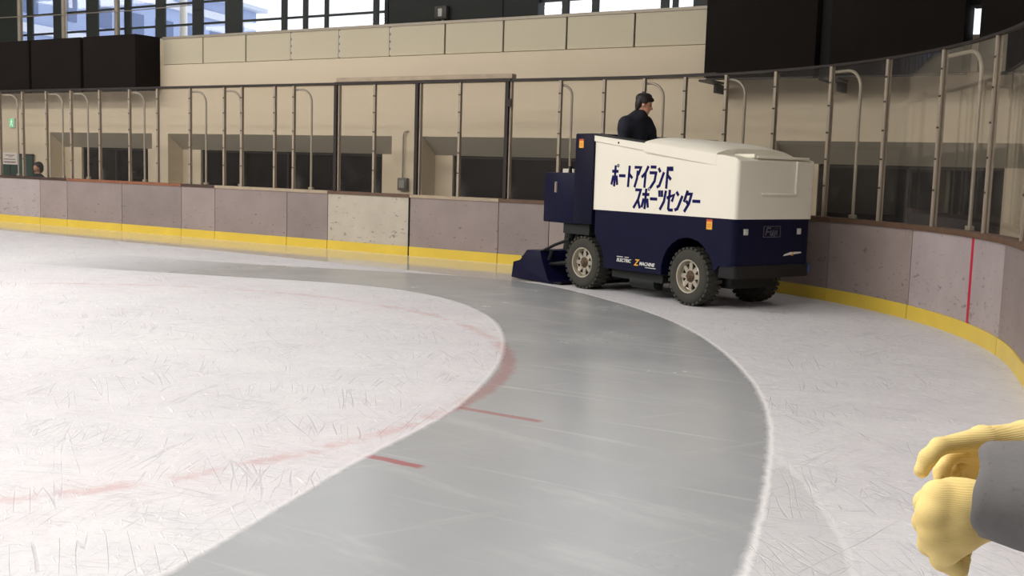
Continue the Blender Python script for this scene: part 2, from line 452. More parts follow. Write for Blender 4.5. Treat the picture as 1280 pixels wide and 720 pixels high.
def ice_mat():
    t = NT('rink_ice')
    A = lambda n: t.n('ShaderNodeAttribute', attribute_name=n).outputs['Fac']
    tc = t.n('ShaderNodeTexCoord').outputs['Object']
    def mp(scale, rz=0.0, loc=(0, 0, 0)): return t.n('ShaderNodeMapping', {0: tc, 1: loc, 2: (0, 0, rz), 3: tuple(1.0 / q for q in scale)}, vector_type='TEXTURE').outputs[0]
    wig = t.math('SUBTRACT', t.noise(tc, 9, 4, .6), .5)
    sx = t.n('ShaderNodeSeparateXYZ', {0: tc})
    X = sx.outputs[0]
    lane_d = t.math('ADD', A('wear_lane'), t.math('MULTIPLY', wig, .045))
    fade = t.sstep(X, -15.5, -11.5)
    lane = t.math('MULTIPLY', t.sstep(lane_d, .03, -.03), fade)
    sec_d = t.math('ADD', A('wear_second'), t.math('MULTIPLY', wig, .05))
    second = t.math('MULTIPLY', t.sstep(sec_d, .04, -.04), .42)
    strip_d = t.math('ADD', A('wet_strip'), t.math('MULTIPLY', wig, .08))
    wet = t.sstep(strip_d, .04, -.04)
    # snow: cut up, scratched
    big = t.noise(tc, .55, 5, .6); mid = t.noise(tc, 5.5, 6, .72)
    snow = t.mix(t.sstep(big, .3, .7), (.640, .628, .660, 1), (.705, .697, .722, 1))
    snow = t.mix(t.math('MULTIPLY', t.sstep(mid, .42, .75), .5), snow, (.56, .56, .60, 1))
    # skate cuts: thin long contour lines of stretched noise
    cuts = None; hts = None
    for (scl, rz, th, nsc) in (((.22, 4.2, 1), .5, .018, 2.9), ((.22, 4.2, 1), -.6, .018, 2.6), ((.2, 3.8, 1), 1.35, .017, 3.0), ((.25, 4.0, 1), 2.3, .018, 3.4), ((.22, 4.4, 1), .1, .017, 3.6), ((.25, 4.2, 1), -1.2, .018, 3.2)):
        nz = t.noise(mp(scl, rz, (rz * 3, rz, 0)), nsc, 1, .3, .04)
        ln = t.sstep(t.math('ABSOLUTE', t.math('SUBTRACT', nz, .5)), th, th * .25)
        br = t.sstep(t.noise(mp((1, 1, 1), 0, (rz * 9, 3, 0)), 1.7, 2), .48, .62)
        ln = t.math('MULTIPLY', ln, br)
        cuts = ln if cuts is None else t.math('MAXIMUM', cuts, ln)
    fine = t.sstep(t.noise(mp((4, 26, 1), .45), 2.2, 3, .6), .56, .72)
    fine2 = t.math('MAXIMUM', t.sstep(t.noise(mp((4, 24, 1), -.9), 2.0, 3, .6), .57, .74), t.sstep(t.noise(mp((3, 15, 1), 1.9), 2.0, 3, .6), .56, .70))
    snow = t.mix(t.math('MULTIPLY', t.math('MAXIMUM', fine, fine2), .30), snow, (.50, .50, .54, 1))
    snow = t.mix(t.math('MULTIPLY', cuts, .30), snow, (.40, .39, .43, 1))
    wht = t.math('MAXIMUM', t.sstep(t.noise(mp((3, 16, 1), .75), 2.4, 3, .6), .60, .72), t.sstep(t.noise(mp((2.5, 14, 1), -.5), 2.2, 3, .6), .60, .72))
    snow = t.mix(t.math('MULTIPLY', wht, .5), snow, (.90, .89, .90, 1))
    # faded red face-off circle, radius 4.8 m
    dv = t.n('ShaderNodeVectorMath', {0: tc, 1: (8.75, -5.05, 0)}, operation='ADD').outputs[0]
    rad = t.n('ShaderNodeVectorMath', {0: t.n('ShaderNodeVectorMath', {0: dv, 1: (1, 1, 0)}, operation='MULTIPLY').outputs[0]}, operation='LENGTH').outputs[1]
    rd = t.math('ABSOLUTE', t.math('SUBTRACT', t.math('ADD', rad, t.math('MULTIPLY', wig, .12)), 4.73))
    ring = t.sstep(rd, .10, .02)
    ringbroad = t.sstep(rd, .9, .1)
    patchy = t.sstep(t.noise(mp((2, 2, 1)), 1.6, 5, .7), .38, .62)
    snow = t.mix(t.math('MULTIPLY', t.math('MULTIPLY', ring, patchy), .42), snow, (.52, .26, .26, 1))
    snow = t.mix(t.math('MULTIPLY', t.math('MULTIPLY', ringbroad, patchy), .10), snow, (.66, .48, .46, 1))
    # clean lane: grey glazed ice
    lv = t.noise(mp((1, 1, 1)), .9, 5, .6)
    lcol = t.mix(lv, (.335, .35, .37, 1), (.42, .43, .445, 1))
    frost = t.sstep(t.noise(mp((.5, 2.2, 1), -.2), 1.1, 5, .65), .52, .74)
    lcol = t.mix(t.math('MULTIPLY', frost, .30), lcol, (.62, .62, .61, 1))
    streak = t.sstep(t.noise(mp((.35, 7, 1), .02), 1.3, 3, .55), .60, .72)
    streak2 = t.sstep(t.noise(mp((.3, 5, 1), 1.1), 1.2, 3, .55), .60, .74)
    lcol = t.mix(t.math('MULTIPLY', t.math('MAXIMUM', streak, streak2), .2), lcol, (.68, .68, .67, 1))
    chip = t.sstep(t.noise(mp((1, 1, 1), 0, (5, 2, 0)), 6.5, 3, .6), .755, .80)
    lcol = t.mix(chip, lcol, (.85, .85, .85, 1))
    lcol = t.mix(t.math('MULTIPLY', ring, .55), lcol, (.36, .14, .15, 1))
    Yc = sx.outputs[1]
    def hash_(x0, x1, y0):
        a = t.sstep(t.math('ABSOLUTE', t.math('SUBTRACT', t.math('ADD', Yc, t.math('MULTIPLY', wig, .025)), y0)), .045, .022)
        b = t.sstep(t.math('ABSOLUTE', t.math('SUBTRACT', X, (x0 + x1) / 2)), (x1 - x0) / 2 + .03, (x1 - x0) / 2 - .03)
        return t.math('MULTIPLY', a, b)
    hm = t.math('MAXIMUM', hash_(-3.85, -3.38, 4.55), t.math('MULTIPLY', hash_(-4.1, -3.42, 5.87), .75))
    lcol = t.mix(t.math('MULTIPLY', hm, .8), lcol, (.36, .10, .11, 1))
    # snow ridge thrown up along the edges of the clean ice
    ridge = t.math('MULTIPLY', t.sstep(lane_d, .045, .012), t.sstep(lane_d, -.02, .01))
    near_out = t.math('ADD', .35, t.math('MULTIPLY', t.sstep(A('wear_outer'), .6, .2), .45))
    ridge = t.math('MULTIPLY', t.math('MULTIPLY', ridge, fade), near_out)
    ridge2 = t.math('MULTIPLY', t.sstep(t.math('ABSOLUTE', sec_d), .028, .008), .25)
    second_c = t.mix(t.math('MULTIPLY', frost, .4), (.52, .52, .53, 1), (.66, .65, .66, 1))
    snow2 = t.mix(second, snow, second_c)
    snow2 = t.mix(t.math('MAXIMUM', ridge, ridge2), snow2, (.90, .885, .89, 1))
    col = t.mix(lane, snow2, lcol)
    wcol = t.mix(t.noise(tc, 1.2, 3), (.60, .575, .53, 1), (.66, .64, .59, 1))
    foot = t.sstep(A('board_line'), .26, .14)
    wcol = t.mix(t.math('MULTIPLY', foot, .75), wcol, (.9, .88, .85, 1))
    col = t.mix(wet, col, wcol)
    # gloss
    r_s = t.math('ADD', .62, t.math('MULTIPLY', second, -.35))
    r_l = t.math('ADD', .13, t.math('MULTIPLY', lv, .22))
    rough = t.n('ShaderNodeMix', {0: lane, 2: r_s, 3: r_l}, data_type='FLOAT').outputs[0]
    rough = t.n('ShaderNodeMix', {0: wet, 2: rough, 3: .03}, data_type='FLOAT').outputs[0]
    hgt = t.math('ADD', t.math('MULTIPLY', mid, 1.0), t.math('ADD', t.math('MULTIPLY', cuts, -.45), t.math('MULTIPLY', t.math('ADD', fine, wht), .5)))
    snowy = t.math('SUBTRACT', 1.0, t.math('MAXIMUM', lane, wet), clamp=True)
    hgt = t.math('MULTIPLY', hgt, t.math('ADD', .03, t.math('MULTIPLY', snowy, .97)))
    bp = t.bump(hgt, .5, .012)
    spec = t.n('ShaderNodeMix', {0: snowy, 2: .5, 3: .12}, data_type='FLOAT').outputs[0]
    return t.out(t.pbr(col, rough, 0, bp, **{'Specular IOR Level': spec, 'IOR': 1.33}))
me.materials.append(ice_mat())
floor = bpy.data.objects.new('floor', me); COL.objects.link(floor)
struct(floor, 'scratched white ice of the rink with a grey clean lane curving through it', 'ice rink floor')

mb = MB(); mb.box((-61, -29, -.25), (7, 26, -.02)); struct(mb.build('floor_concourse', M_concrete), 'concrete ground around the rink', 'floor')

# ------------------------------------------------------------------ hall shell
YW, YB = 18.0, 18.46
rec = [(-25.9, -21.84), (-21.26, -14.33), (-13.53, -7.1), (-6.06, .6)]
ops = [(-25.2, -22.55), (-20.62, -14.95), (-13.08, -7.6), (-5.45, -2.53)]
TOPZ, HZ = 2.22, 1.85
mb = MB()
edges = [-60.0] + [x for r_ in rec for x in r_] + [6.0]
for i in range(0, len(edges), 2): mb.box((edges[i], YW, 0), (edges[i + 1], YW + .9, TOPZ))
mb.box((-60, YW, TOPZ), (6, YW + .9, 3.30))
for (a, b), (c, d) in zip(rec, ops):                     # rear of each recess: piers left and right of the window and strip below
    mb.box((a, YB, 0), (c, YW + .9, HZ + .4)); mb.box((d, YB, 0), (b, YW + .9, HZ + .4)); mb.box((c, YB, 0), (d, YW + .9, .35))
    mb.box((c, YB, HZ), (d, YW + .9, HZ + .4))
wb = struct(mb.build('wall_back', M_wall, smooth=False), 'cream wall behind the rink with recessed windows', 'wall')
for a, b in rec:
    mb = MB(); mb.prism([(YW + .002, TOPZ), (YB, HZ), (YB, TOPZ)], a, b, 'x')
    mb.build('recess_head', M_headw, wb, smooth=False)
for n_, (c, d) in enumerate(ops):
    mb = MB(); e = .05
    for lo, hi in (((c, .35), (c + e, HZ)), ((d - e, .35), (d, HZ)), ((c, HZ - e), (d, HZ)), ((c, .35), (d, .4))):
        mb.box((lo[0], YB + .06, lo[1]), (hi[0], YB + .14, hi[1]))
    k = max(2, round((d - c) / 1.42))
    for j in range(1, k):
        x = c + (d - c) * j / k; mb.box((x - .025, YB + .06, .35), (x + .025, YB + .14, HZ))
    wf = struct(mb.build('window_%d' % (n_ + 1), M_darkpost, smooth=False),
                ['dark window in the far left recess', 'long dark window in the recess left of the rink gate', 'dark window in the recess behind the gate and machine', 'dark window in the right recess behind the curved shields'][n_], 'window')
    mb = MB(); mb.box((c + .01, YB + .15, .36), (d - .01, YB + .17, HZ - .01)); mb.build('pane', M_dark, wf, smooth=False)

mb = MB(); mb.box((-60, YW - .06, 3.30), (6, YW + 1.8, 3.86)); mb.bevel(.015, 2)
struct(mb.build('trim_1', M_band), 'cream ledge band running along the wall under the balcony panels', 'ledge')
# balcony parapet of beige boards
seams = [-21.42, -20.03, -18.62, -17.22, -15.82, -14.43, -13.02, -11.62, -10.21, -8.80, -7.40, -6.0]
mb = MB(); mb.box((-21.42, YW + .03, 3.86), (-6.0, YW + .10, 4.50))
par = struct(mb.build('trim_2', M_seam, smooth=False), 'balcony parapet of beige boards with dark seams', 'parapet')
for a, b in zip(seams[:-1], seams[1:]):
    mb = MB(); mb.box((a + .018, YW, 3.875), (b - .018, YW + .05, 4.475)); mb.bevel(.006, 1); mb.build('parapet_board', M_panel, par)
for a in seams[3:6]:
    mb = MB()
    for q in range(4): mb.box((a - .012, YW + .01, 3.90 + q * .15), (a + .012, YW + .03, 4.0 + q * .15))
    mb.build('seam_tape', M_white, par, smooth=False)
mb = MB(); mb.box((-21.42, YW - .02, 4.475), (-6.0, YW + .12, 4.53)); mb.build('parapet_cap', M_greypipe, par, smooth=False)

# window wall above the balcony
YG = 19.5
mb = MB(); mb.box((-60, YG - .1, 3.86), (-6.5, YG + .3, 4.68)); struct(mb.build('wall_balcony', M_wall, smooth=False), 'low wall under the balcony windows', 'wall')
mb = MB(); mb.box((-60, YG - .12, 4.68), (-6.5, YG + .25, 4.72)); struct(mb.build('trim_3', M_white, smooth=False), 'white sill under the balcony windows', 'window sill')
cols = [(-31.6, -29.51), (-29.05, -28.78), (-27.82, -27.24), (-26.36, -25.85), (-24.75, -24.49), (-23.5, -23.13), (-22.1, -21.71), (-20.91, -20.32),
        (-18.99, -18.81), (-18.29, -18.14), (-17.61, -17.49), (-16.14, -15.98), (-11.2, -11.03), (-10.51, -10.35), (-9.01, -8.83),
        (-8.76, -8.64), (-8.33, -8.0), (-6.6, -6.4), (-4.6, -4.4), (-2.3, -2.15), (-33.6, -33.2), (-35.6, -35.2)]
for i, (a, b) in enumerate(sorted(cols)):
    mb = MB(); mb.box((a, YG, 4.72), (b, YG + .06, 9.5)); mb.bevel(.01, 1)
    struct(mb.build('column', M_green, smooth=False), 'dark green window column, %s from the left' % ORD[i + 1] if i < 20 else 'dark green window column at the right end', 'column')
for i, (a, b) in enumerate(((-29.28, -29.05), (-27.24, -27.03), (-24.98, -24.75))):
    mb = MB(); mb.cyl(((a + b) / 2, YG - .13, 4.72), ((a + b) / 2, YG - .13, 9.5), .075, n=14)
    mb.box(((a + b) / 2 - .1, YG - .23, 4.72), ((a + b) / 2 + .1, YG - .03, 4.76))
    tag(mb.build('downpipe', M_greypipe), 'pale grey vertical pipe before the balcony windows, %s of three from the left' % ORD[i + 1], 'pipe')
mb = MB()
for z, h in ((5.06, .055), (5.60, .055), (6.6, .06), (7.7, .06)): mb.box((-36, YG + .01, z - h / 2), (2, YG + .05, z + h / 2))
mb.box((-36, YG + .01, 4.72), (2, YG + .05, 4.75)); mb.box((-36, YG, 8.6), (2, YG + .2, 9.5))
win = struct(mb.build('window_5', M_green, smooth=False), 'long row of balcony windows with dark green rails', 'window')
mb = MB(); mb.box((-36, YG + .052, 4.73), (2, YG + .058, 8.7)); mb.build('pane', M_pane, win, smooth=False)
mb = MB(); mb.box((-15.7, YG - .08, 4.72), (-11.71, YG + .2, 9.5)); mb.box((-15.72, YG - .1, 4.72), (-15.62, YG + .1, 9.5)); mb.box((-12.6, YG - .1, 4.72), (-12.56, YG + .1, 9.5))
mb_keep = mb
mb = MB(); mb.box((-6.5, YG, 3.86), (2, YG + .1, 3.92)); mb.box((-6.5, YG, 4.68), (2, YG + .05, 4.74)); mb.box((-6.5, YG, 3.86), (-6.4, YG + .1, 4.74))
w6 = struct(mb.build('window_6', M_green, smooth=False), 'low balcony glazing behind the tall black screens at the right', 'window')
mb = MB(); mb.box((-6.4, YG + .052, 3.92), (2, YG + .058, 4.68)); mb.build('pane', M_pane, w6, smooth=False)
mb = mb_keep
gp = struct(mb.build('wall_green', M_greenp, smooth=False), 'wide dark green wall panel between the balcony windows', 'wall')
mb = MB(); mb.box((-60, YG - .06, 4.83), (-36, YG + .3, 9.5)); mb.box((2, YG - .06, 4.83), (6, YG + .3, 9.5)); struct(mb.build('wall_upper', M_greenp, smooth=False), 'dark upper wall beyond the windows', 'wall')
# flood lamp on the green panel
fl = empty('floodlight', (-14.1, YG - .08, 4.92), 0, 'small grey floodlight mounted on the dark green balcony wall panel', 'lamp')
mb = MB(); mb.box((-.16, -.12, -.13), (.16, 0, .15)); mb.bevel(.02, 2); mb.build('housing', simple('dark_grey_lamp_case', (72, 72, 70), .5), fl)
mb = MB(); mb.box((-.055, -.135, -.08), (.055, -.118, .09)); mb.bevel(.01, 1); mb.build('lens', simple('pale_lamp_lens', (200, 200, 192), .3), fl)
mb = MB(); mb.box((-.03, -.03, -.2), (.03, 0.0, -.12)); mb.build('bracket', M_greypipe, fl)
# thin wire strung across the left windows
mb = MB(); mb.tube([(-30.2, YG - .3, 5.56), (-27, YG - .3, 5.5), (-24, YG - .3, 5.46), (-21.8, YG - .3, 5.48)], .012, 6)
tag(mb.build('cable', M_greypipe), 'thin grey cable strung across the left balcony windows', 'cable')

# ceiling and the other walls of the hall
mb = MB(); mb.box((-60, -28, 9.5), (6, 20, 9.8)); struct(mb.build('ceiling', M_ceil, smooth=False))
mb = MB(); mb.box((6, -28, 0), (6.3, 20, 9.5)); struct(mb.build('wall_right', M_hallend, smooth=False))
mb = MB(); mb.box((-60.3, -28, 0), (-60, 20, 9.5)); struct(mb.build('wall_left', M_hallend, smooth=False))
mb = MB(); mb.box((-60, -28.3, 0), (6, -28, 9.5)); struct(mb.build('wall_front', M_hallend, smooth=False))

# black boxed screens hanging before the balcony
def booth(x0, x1, ztop, label):
    e = empty('screen_box', ((x0 + x1) / 2, 17.6, 3.22), 0, label, 'screen', 'black screen boxes along the balcony')
    h = (x1 - x0) / 2
    mb = MB(); mb.prism([(-.4, 0.0), (.34, .06), (.34, ztop - 3.22), (-.4, ztop - 3.22)], -h + .03, h - .03, 'x'); mb.bevel(.02, 2)
    mb.build('cover', M_black, e)
    mb = MB(); mb.box((-h + .06, -.36, -.035), (h - .06, -.30, .002)); mb.box((-h + .06, .2, .02), (h - .06, .26, .052)); mb.build('rail', M_darkpost, e, smooth=False)
    return e
booth(-29.6, -27.6, 4.52, 'black boxed screen on the far left balcony, leftmost at the picture edge')
booth(-27.56, -25.54, 4.52, 'black boxed screen on the left balcony, next to the leftmost one')
booth(-25.50, -23.46, 4.52, 'black boxed screen on the left balcony, between two others')
booth(-23.41, -21.41, 4.52, 'black boxed screen ending the left row beside the beige parapet')
booth(-7.13, -5.21, 7.2, 'tall black screen right of the beige parapet, above the machine')
booth(-5.05, -3.02, 7.2, 'tall black screen between a dark gap and a bright slit')
booth(-2.87, -.7, 7.2, 'tall black screen at the top right, right of the bright slit')
mb = MB(); mb.box((-5.205, 17.35, 3.16), (-5.055, 17.9, 7.2)); tag(mb.build('gap_shade_fill', M_black2), 'black filler for the shaded gap between two tall screens', 'post')  # solid black block stands in for the shade inside the open gap
mb = MB(); mb.box((-3.03, 17.5, 4.235), (-2.86, 17.9, 7.2)); tag(mb.build('slit_cover', M_black2), 'black cover above the bright slit between tall screens', 'cover')
for x, l in ((-4.95, 'dark bracket under the tall black screen beside the gap'), (-7.04, 'dark bracket under the corner of the leftmost tall black screen')):
    mb = MB(); mb.box((x - .11, 17.12, 3.15), (x + .11, 17.75, 3.185)); mb.box((x - .03, 17.6, 3.0), (x + .03, 17.98, 3.15)); tag(mb.build('bracket', M_darkpost, smooth=False), l, 'bracket')

# small things on the back wall at the left
ex = empty('exit_sign', (-27.5, YW, 2.33), 0, 'small lit green exit sign high on the far left wall', 'sign')
mb = MB(); mb.box((-.11, -.05, 0), (.11, 0, .26)); mb.bevel(.008, 1); mb.build('housing', M_white, ex)
mb = MB(); mb.box((-.095, -.055, .015), (.095, -.051, .245)); mb.build('face', emis('exit_green', (120, 215, 150), 1.0), ex)
mb = MB()
mb.strip([(.0, .2), (-.01, .12)], .03, -.056); mb.strip([(-.01, .12), (.04, .08), (.03, .03)], .02, -.056); mb.strip([(-.01, .12), (-.04, .07), (-.075, .06)], .02, -.056)
mb.strip([(-.06, .15), (-.02, .18), (.03, .15), (.06, .17)], .016, -.056); mb.lathe([(.0, -.058), (.016, -.058), (.016, -.056)], 'y', 12, (.012, 0, .215)); mb.build('pictogram', emis('exit_white', (240, 255, 240), 1.1), ex)
pt = empty('partition', (-27.6, YW - .05, 0), 0, 'dark teal partition board standing before the far left wall', 'partition')
mb = MB(); mb.box((-1.05, -.05, .05), (1.05, 0, 1.60)); mb.bevel(.01, 1); mb.build('board', M_teal, pt)
mb = MB(); mb.box((.06, -.06, .05), (.09, -.005, 1.6)); mb.box((-1.05, -.06, 1.58), (1.06, .01, 1.63)); mb.build('frame', M_darkpost, pt)
for x in (-.9, .9):
    mb = MB(); mb.box((x - .03, -.25, 0), (x + .03, .04, .05)); mb.build('foot', M_darkpost, pt)
nt = empty('notice', (-27.5, YW - .12, 1.33), 0, 'white paper notice pinned on the dark teal partition', 'notice')
mb = MB(); mb.box((-.33, 0, 0), (.33, .008, .32)); mb.build('sheet', M_paper, nt)
mb = MB()
for z, x0, x1, hh in ((.24, -.2, .2, .02), (.2, -.05, .12, .015), (.13, -.28, .25, .022), (.05, -.28, .26, .03)):
    mb.box((x0, -.003, z), (x1, .001, z + hh))
mb.build('print', simple('brown_print', (132, 96, 88), .7), nt)
cb = empty('conduit_box', (-13.97, YW, 1.1), 0, 'small grey junction box with thin conduit, on the wall left of the middle gate post', 'junction box')
mb = MB(); mb.box((-.12, -.1, 0), (.12, 0, .26)); mb.bevel(.015, 2); mb.build('box', simple('grey_box', (104, 98, 92), .5), cb)
mb = MB(); mb.box((-.07, -.112, .05), (.07, -.098, .21)); mb.build('cover', simple('pale_box_cover', (150, 146, 138), .5), cb)
mb = MB(); mb.tube([(-.02, -.05, .25), (-.02, -.05, 1.12), (0, -.05, 1.19), (.05, -.04, 1.22), (.09, -.01, 1.22)], .017, 8); mb.build('conduit', M_greypipe, cb)

# ------------------------------------------------------------------ outside
def facade():
    t = NT('blue_grey_facade'); v = t.coord((.3, .3, 1)); nz = t.noise(v, 2, 3)
    return t.out(t.pbr(t.mix(nz, lin((138, 154, 194)), lin((156, 172, 208))), .6))
b0, b1 = Vector((-51.3, 50.49)), Vector((-44.9, 26.6))
dl = (b1 - b0); L = dl.length; dl.normalize(); nr = Vector((-dl.y, dl.x))
if nr.x < 0: nr = -nr
bo = empty('office_building', (b0.x, b0.y, 0), math.atan2(dl.y, dl.x), 'pale blue grey office building seen through the left balcony windows', 'building')
mb = MB(); mb.box((0, -14, 0), (L, 0, 11.0)); mb.build('wall', facade(), bo, smooth=False)
sgn = 1
for z in (1.6, 4.4, 7.2, 9.9):
    mb = MB(); mb.box((-.1, -.2, z), (L, .18, z + .42)); mb.build('band', simple('pale_band', (204, 210, 224), .6), bo, smooth=False)
for z in (2.5, 5.3, 8.1):
    for k in range(9):
        mb = MB(); mb.box((1.0 + k * 2.65, -.1, z), (2.6 + k * 2.65, .05, z + 1.1)); mb.build('window', simple('blue_window', (88, 106, 146), .25), bo, smooth=False)
mb = MB(); mb.box((-.4, -14, 11.0), (L + .3, .6, 11.25)); mb.build('roof', simple('grey_roof', (190, 198, 214), .6), bo, smooth=False)
mb = MB(); mb.box((-.06, -14, 0), (.0, .02, 9.8)); mb.build('end_wall', simple('sky_blue_end', (160, 196, 226), .5), bo, smooth=False)
mb = MB(); mb.tube([(-28.39, 24.7, 0), (-28.39, 24.7, 12)], [.14, .1], 12); mb.lathe([(.3, 0), (.3, .15), (.15, .2)], 'z', 12, (-28.39, 24.7, 0))
tag(mb.build('flagpole', M_white), 'white pole standing outside the left balcony windows', 'pole')

# ------------------------------------------------------------------ rink boards, one thing per panel
BS = [-24.4, -22.4, -20.5, -18.5, -16.6, -14.7, -13.7, -11.8, -9.9, -8.9, -6.9, -5.85, -3.9, -2.0, -1.0, .9, 2.5, 4.25, 5.98, 8.5, 10.5, 12.5, 14.5]
pale = BS.index(-5.85)
for i, (a, b) in enumerate(zip(BS[:-1], BS[1:])):
    k = i - pale
    if k == 0: lab = 'pale grey rink board panel with yellow kickplate, under the left half of the gate'
    elif k < 0: lab = 'grey rink board panel with yellow kickplate, %s to the left of the pale grey one' % ORD[-k]
    elif BS[i] == 5.98: lab = 'light grey rink board panel crossed by a red vertical line'
    elif BS[i] > 5.98: lab = 'grey rink board panel at the right, %s to the right of the red-lined one' % ORD[i - BS.index(5.98)]
    elif BS[i] == 4.25: lab = 'scuffed grey rink board panel right of the machine, left of the red-lined one'
    else: lab = 'grey rink board panel with yellow kickplate, %s to the right of the pale grey one' % ORD[k]
    p, t_, n_ = curve((a + b) / 2)
    g_ = 'rink board panels'
    e = empty('rink_board', (p.x, p.y, 0), 0, lab, 'rink board', g_)
    inv = Matrix.Translation((-p.x, -p.y, 0))
    gp_ = .007
    def fin(mb, name, mat):
        bmesh.ops.transform(mb.b, matrix=inv, verts=mb.b.verts); return mb.build(name, mat, e, ang=30)
    m = M_bpale if k == 0 else (M_blight if BS[i] in (5.98, -16.6) else M_boards[i % 3])
    mb = MB(); sweep(mb, a + gp_, b - gp_, 0, .06, .165, 1.045); fin(mb, 'panel', m)
    mb = MB(); sweep(mb, a + gp_, b - gp_, -.014, .06, .0, .165); fin(mb, 'kick_plate', M_yel)
    mb = MB(); sweep(mb, a, b, .012, .07, .0, 1.045); fin(mb, 'backing_frame', M_seam)
    cm = M_wood1 if b <= -13.6 else (M_wood2 if b <= -9.8 else (M_wood1 if b <= -8.8 else (M_wood3 if b <= -5.8 else (M_wood4 if k == 0 else (M_wood3 if k == 1 else M_wood4)))))
    mb = MB(); sweep(mb, a + .002, b - .002, -.02, .16, 1.045, 1.10); fin(mb, 'cap_rail', cm)
    if BS[i] == 5.98:
        mb = MB(); sweep(mb, 7.44, 7.50, -.004, .01, .165, 1.045); fin(mb, 'red_line', M_red)
    if k == 0:
        mb = MB(); sweep(mb, b - .022, b - .002, -.016, .02, 0, 1.10); fin(mb, 'gate_gap', M_black2)

# ------------------------------------------------------------------ shields: posts, panes, top rail, bent stay pipes
ZG0, ZG1 = 1.10, 3.07
POST = [-24.4, -22.4, -20.4, -18.4, -17.4, -16.3, -15.4, -14.5, -13.6, -12.6, -11.6, -10.7, -9.7, -8.7, -8.2, -7.3, -6.8, -5.7, -4.8, -3.8, -2.9, -1.9, -.9, -.1, .61, 1.34, 2.08, 2.99, 4.03, 5.13, 6.29, 7.57, 8.86, 10.1, 11.3, 12.5, 13.7]
GATE = (-5.7, -3.8, -1.9)
iL, iR = POST.index(-5.7), POST.index(-1.9)
for i, s in enumerate(POST):
    if s in GATE: continue
    e0 = cpt(s, .07, ZG0)
    if i < iL: lab = 'slim aluminium shield post on the boards, %s to the left of the gate' % ORD[iL - i]
    elif i > iR: lab = 'slim aluminium shield post on the boards, %s to the right of the gate' % ORD[i - iR]
    else: lab = 'slim aluminium shield post inside the gate, in its %s half' % ('left' if s < -3.8 else 'right')
    p, t_, n_ = curve(s)
    e = empty('shield_post', e0, math.atan2(t_.y, t_.x), lab, 'post', 'aluminium posts between the shields')
    mb = MB(); mb.box((-.022, -.03, 0), (.022, -.012, ZG1 - ZG0)); mb.box((-.022, .012, 0), (.022, .03, ZG1 - ZG0)); mb.box((-.006, -.012, 0), (.006, .012, ZG1 - ZG0)); mb.build('channel', M_alu, e, smooth=False)
    for z in (.4, .75, 1.1, 1.45, 1.75):
        mb = MB(); mb.box((-.024, -.034, z), (.024, -.03, z + .02)); mb.build('clip', M_darkpost, e, smooth=False)
for i, (a, b) in enumerate(zip(POST[:-1], POST[1:])):
    ga = .05 if a in GATE else .01; gb = .05 if b in GATE else .01
    p, t_, n_ = curve((a + b) / 2)
    if i < iL: lab = 'clear upright shield on the boards, %s to the left of the gate' % ORD[iL - i]
    elif i >= iR: lab = 'clear upright shield on the boards, %s to the right of the gate' % ORD[i - iR + 1]
    else: lab = 'clear upright shield within the gate, %s of four from the left' % ORD[i - iL + 1]
    mb = MB(); sweep(mb, a + ga, b - gb, .066, .076, ZG0 + .003, ZG1 - .002)
    bmesh.ops.transform(mb.b, matrix=Matrix.Translation((-p.x, -p.y, -ZG0)), verts=mb.b.verts)
    o = mb.build('clear_shield', M_glass if b < 1.5 else M_glassc, None, ang=30, loc=(p.x, p.y, ZG0))
    tag(o, lab, 'shield', 'clear shield panes round the rink')
for a, b, lab, m, h in ((-24.4, -5.75, 'dark top rail along the left shields', M_darkpost, .045), (-1.85, 1.9, 'dark top rail over the shields right of the gate', M_darkpost, .045), (1.9, 13.7, 'thin dark top edge along the curved right shields', M_darkpost, .03)):
    mb = MB(); sweep(mb, a, b, .04, .10, ZG1, ZG1 + h); tag(mb.build('top_rail', m, ang=30), lab, 'rail')
gt = empty('rink_gate', (-11.8, 15.57, 1.10), 0, 'dark framed gate rising between the shields left of the machine', 'gate')
for x in (-1.9, 0, 1.9):
    mb = MB(); mb.box((x - .055, -.05, 0), (x + .02, .06, ZG1 - ZG0)); mb.bevel(.006, 1); mb.build('post', M_darkpost, gt)
    mb = MB(); mb.box((x + .03, -.02, 0), (x + .055, .05, ZG1 - ZG0)); mb.build('edge_strip', M_alu, gt)
mb = MB(); mb.box((-1.95, -.045, ZG1 - ZG0), (1.95, .05, ZG1 - ZG0 + .05)); mb.build('header', M_darkpost, gt)
mb = MB(); mb.box((-1.9, -.05, ZG1 - ZG0 + .05), (1.98, .09, ZG1 - ZG0 + .13)); mb.bevel(.012, 2); mb.build('top_beam', M_wood3, gt)
mb = MB(); mb.box((1.9, -.07, 1.55), (1.98, -.045, 1.68)); mb.box((-.04, -.065, 1.2), (.03, -.045, 1.26)); mb.build('hinge', M_darkpost, gt)
CANE = [(-15.7, -16.3), (-14.0, -14.5), (-13.1, -13.6), (-11.2, -11.6), (-9.3, -9.7), (-8.3, -8.7), (-6.4, -6.8), (-.72, -.95), (.92, .61), (2.38, 2.08), (4.52, 4.03), (7.02, 6.29)]
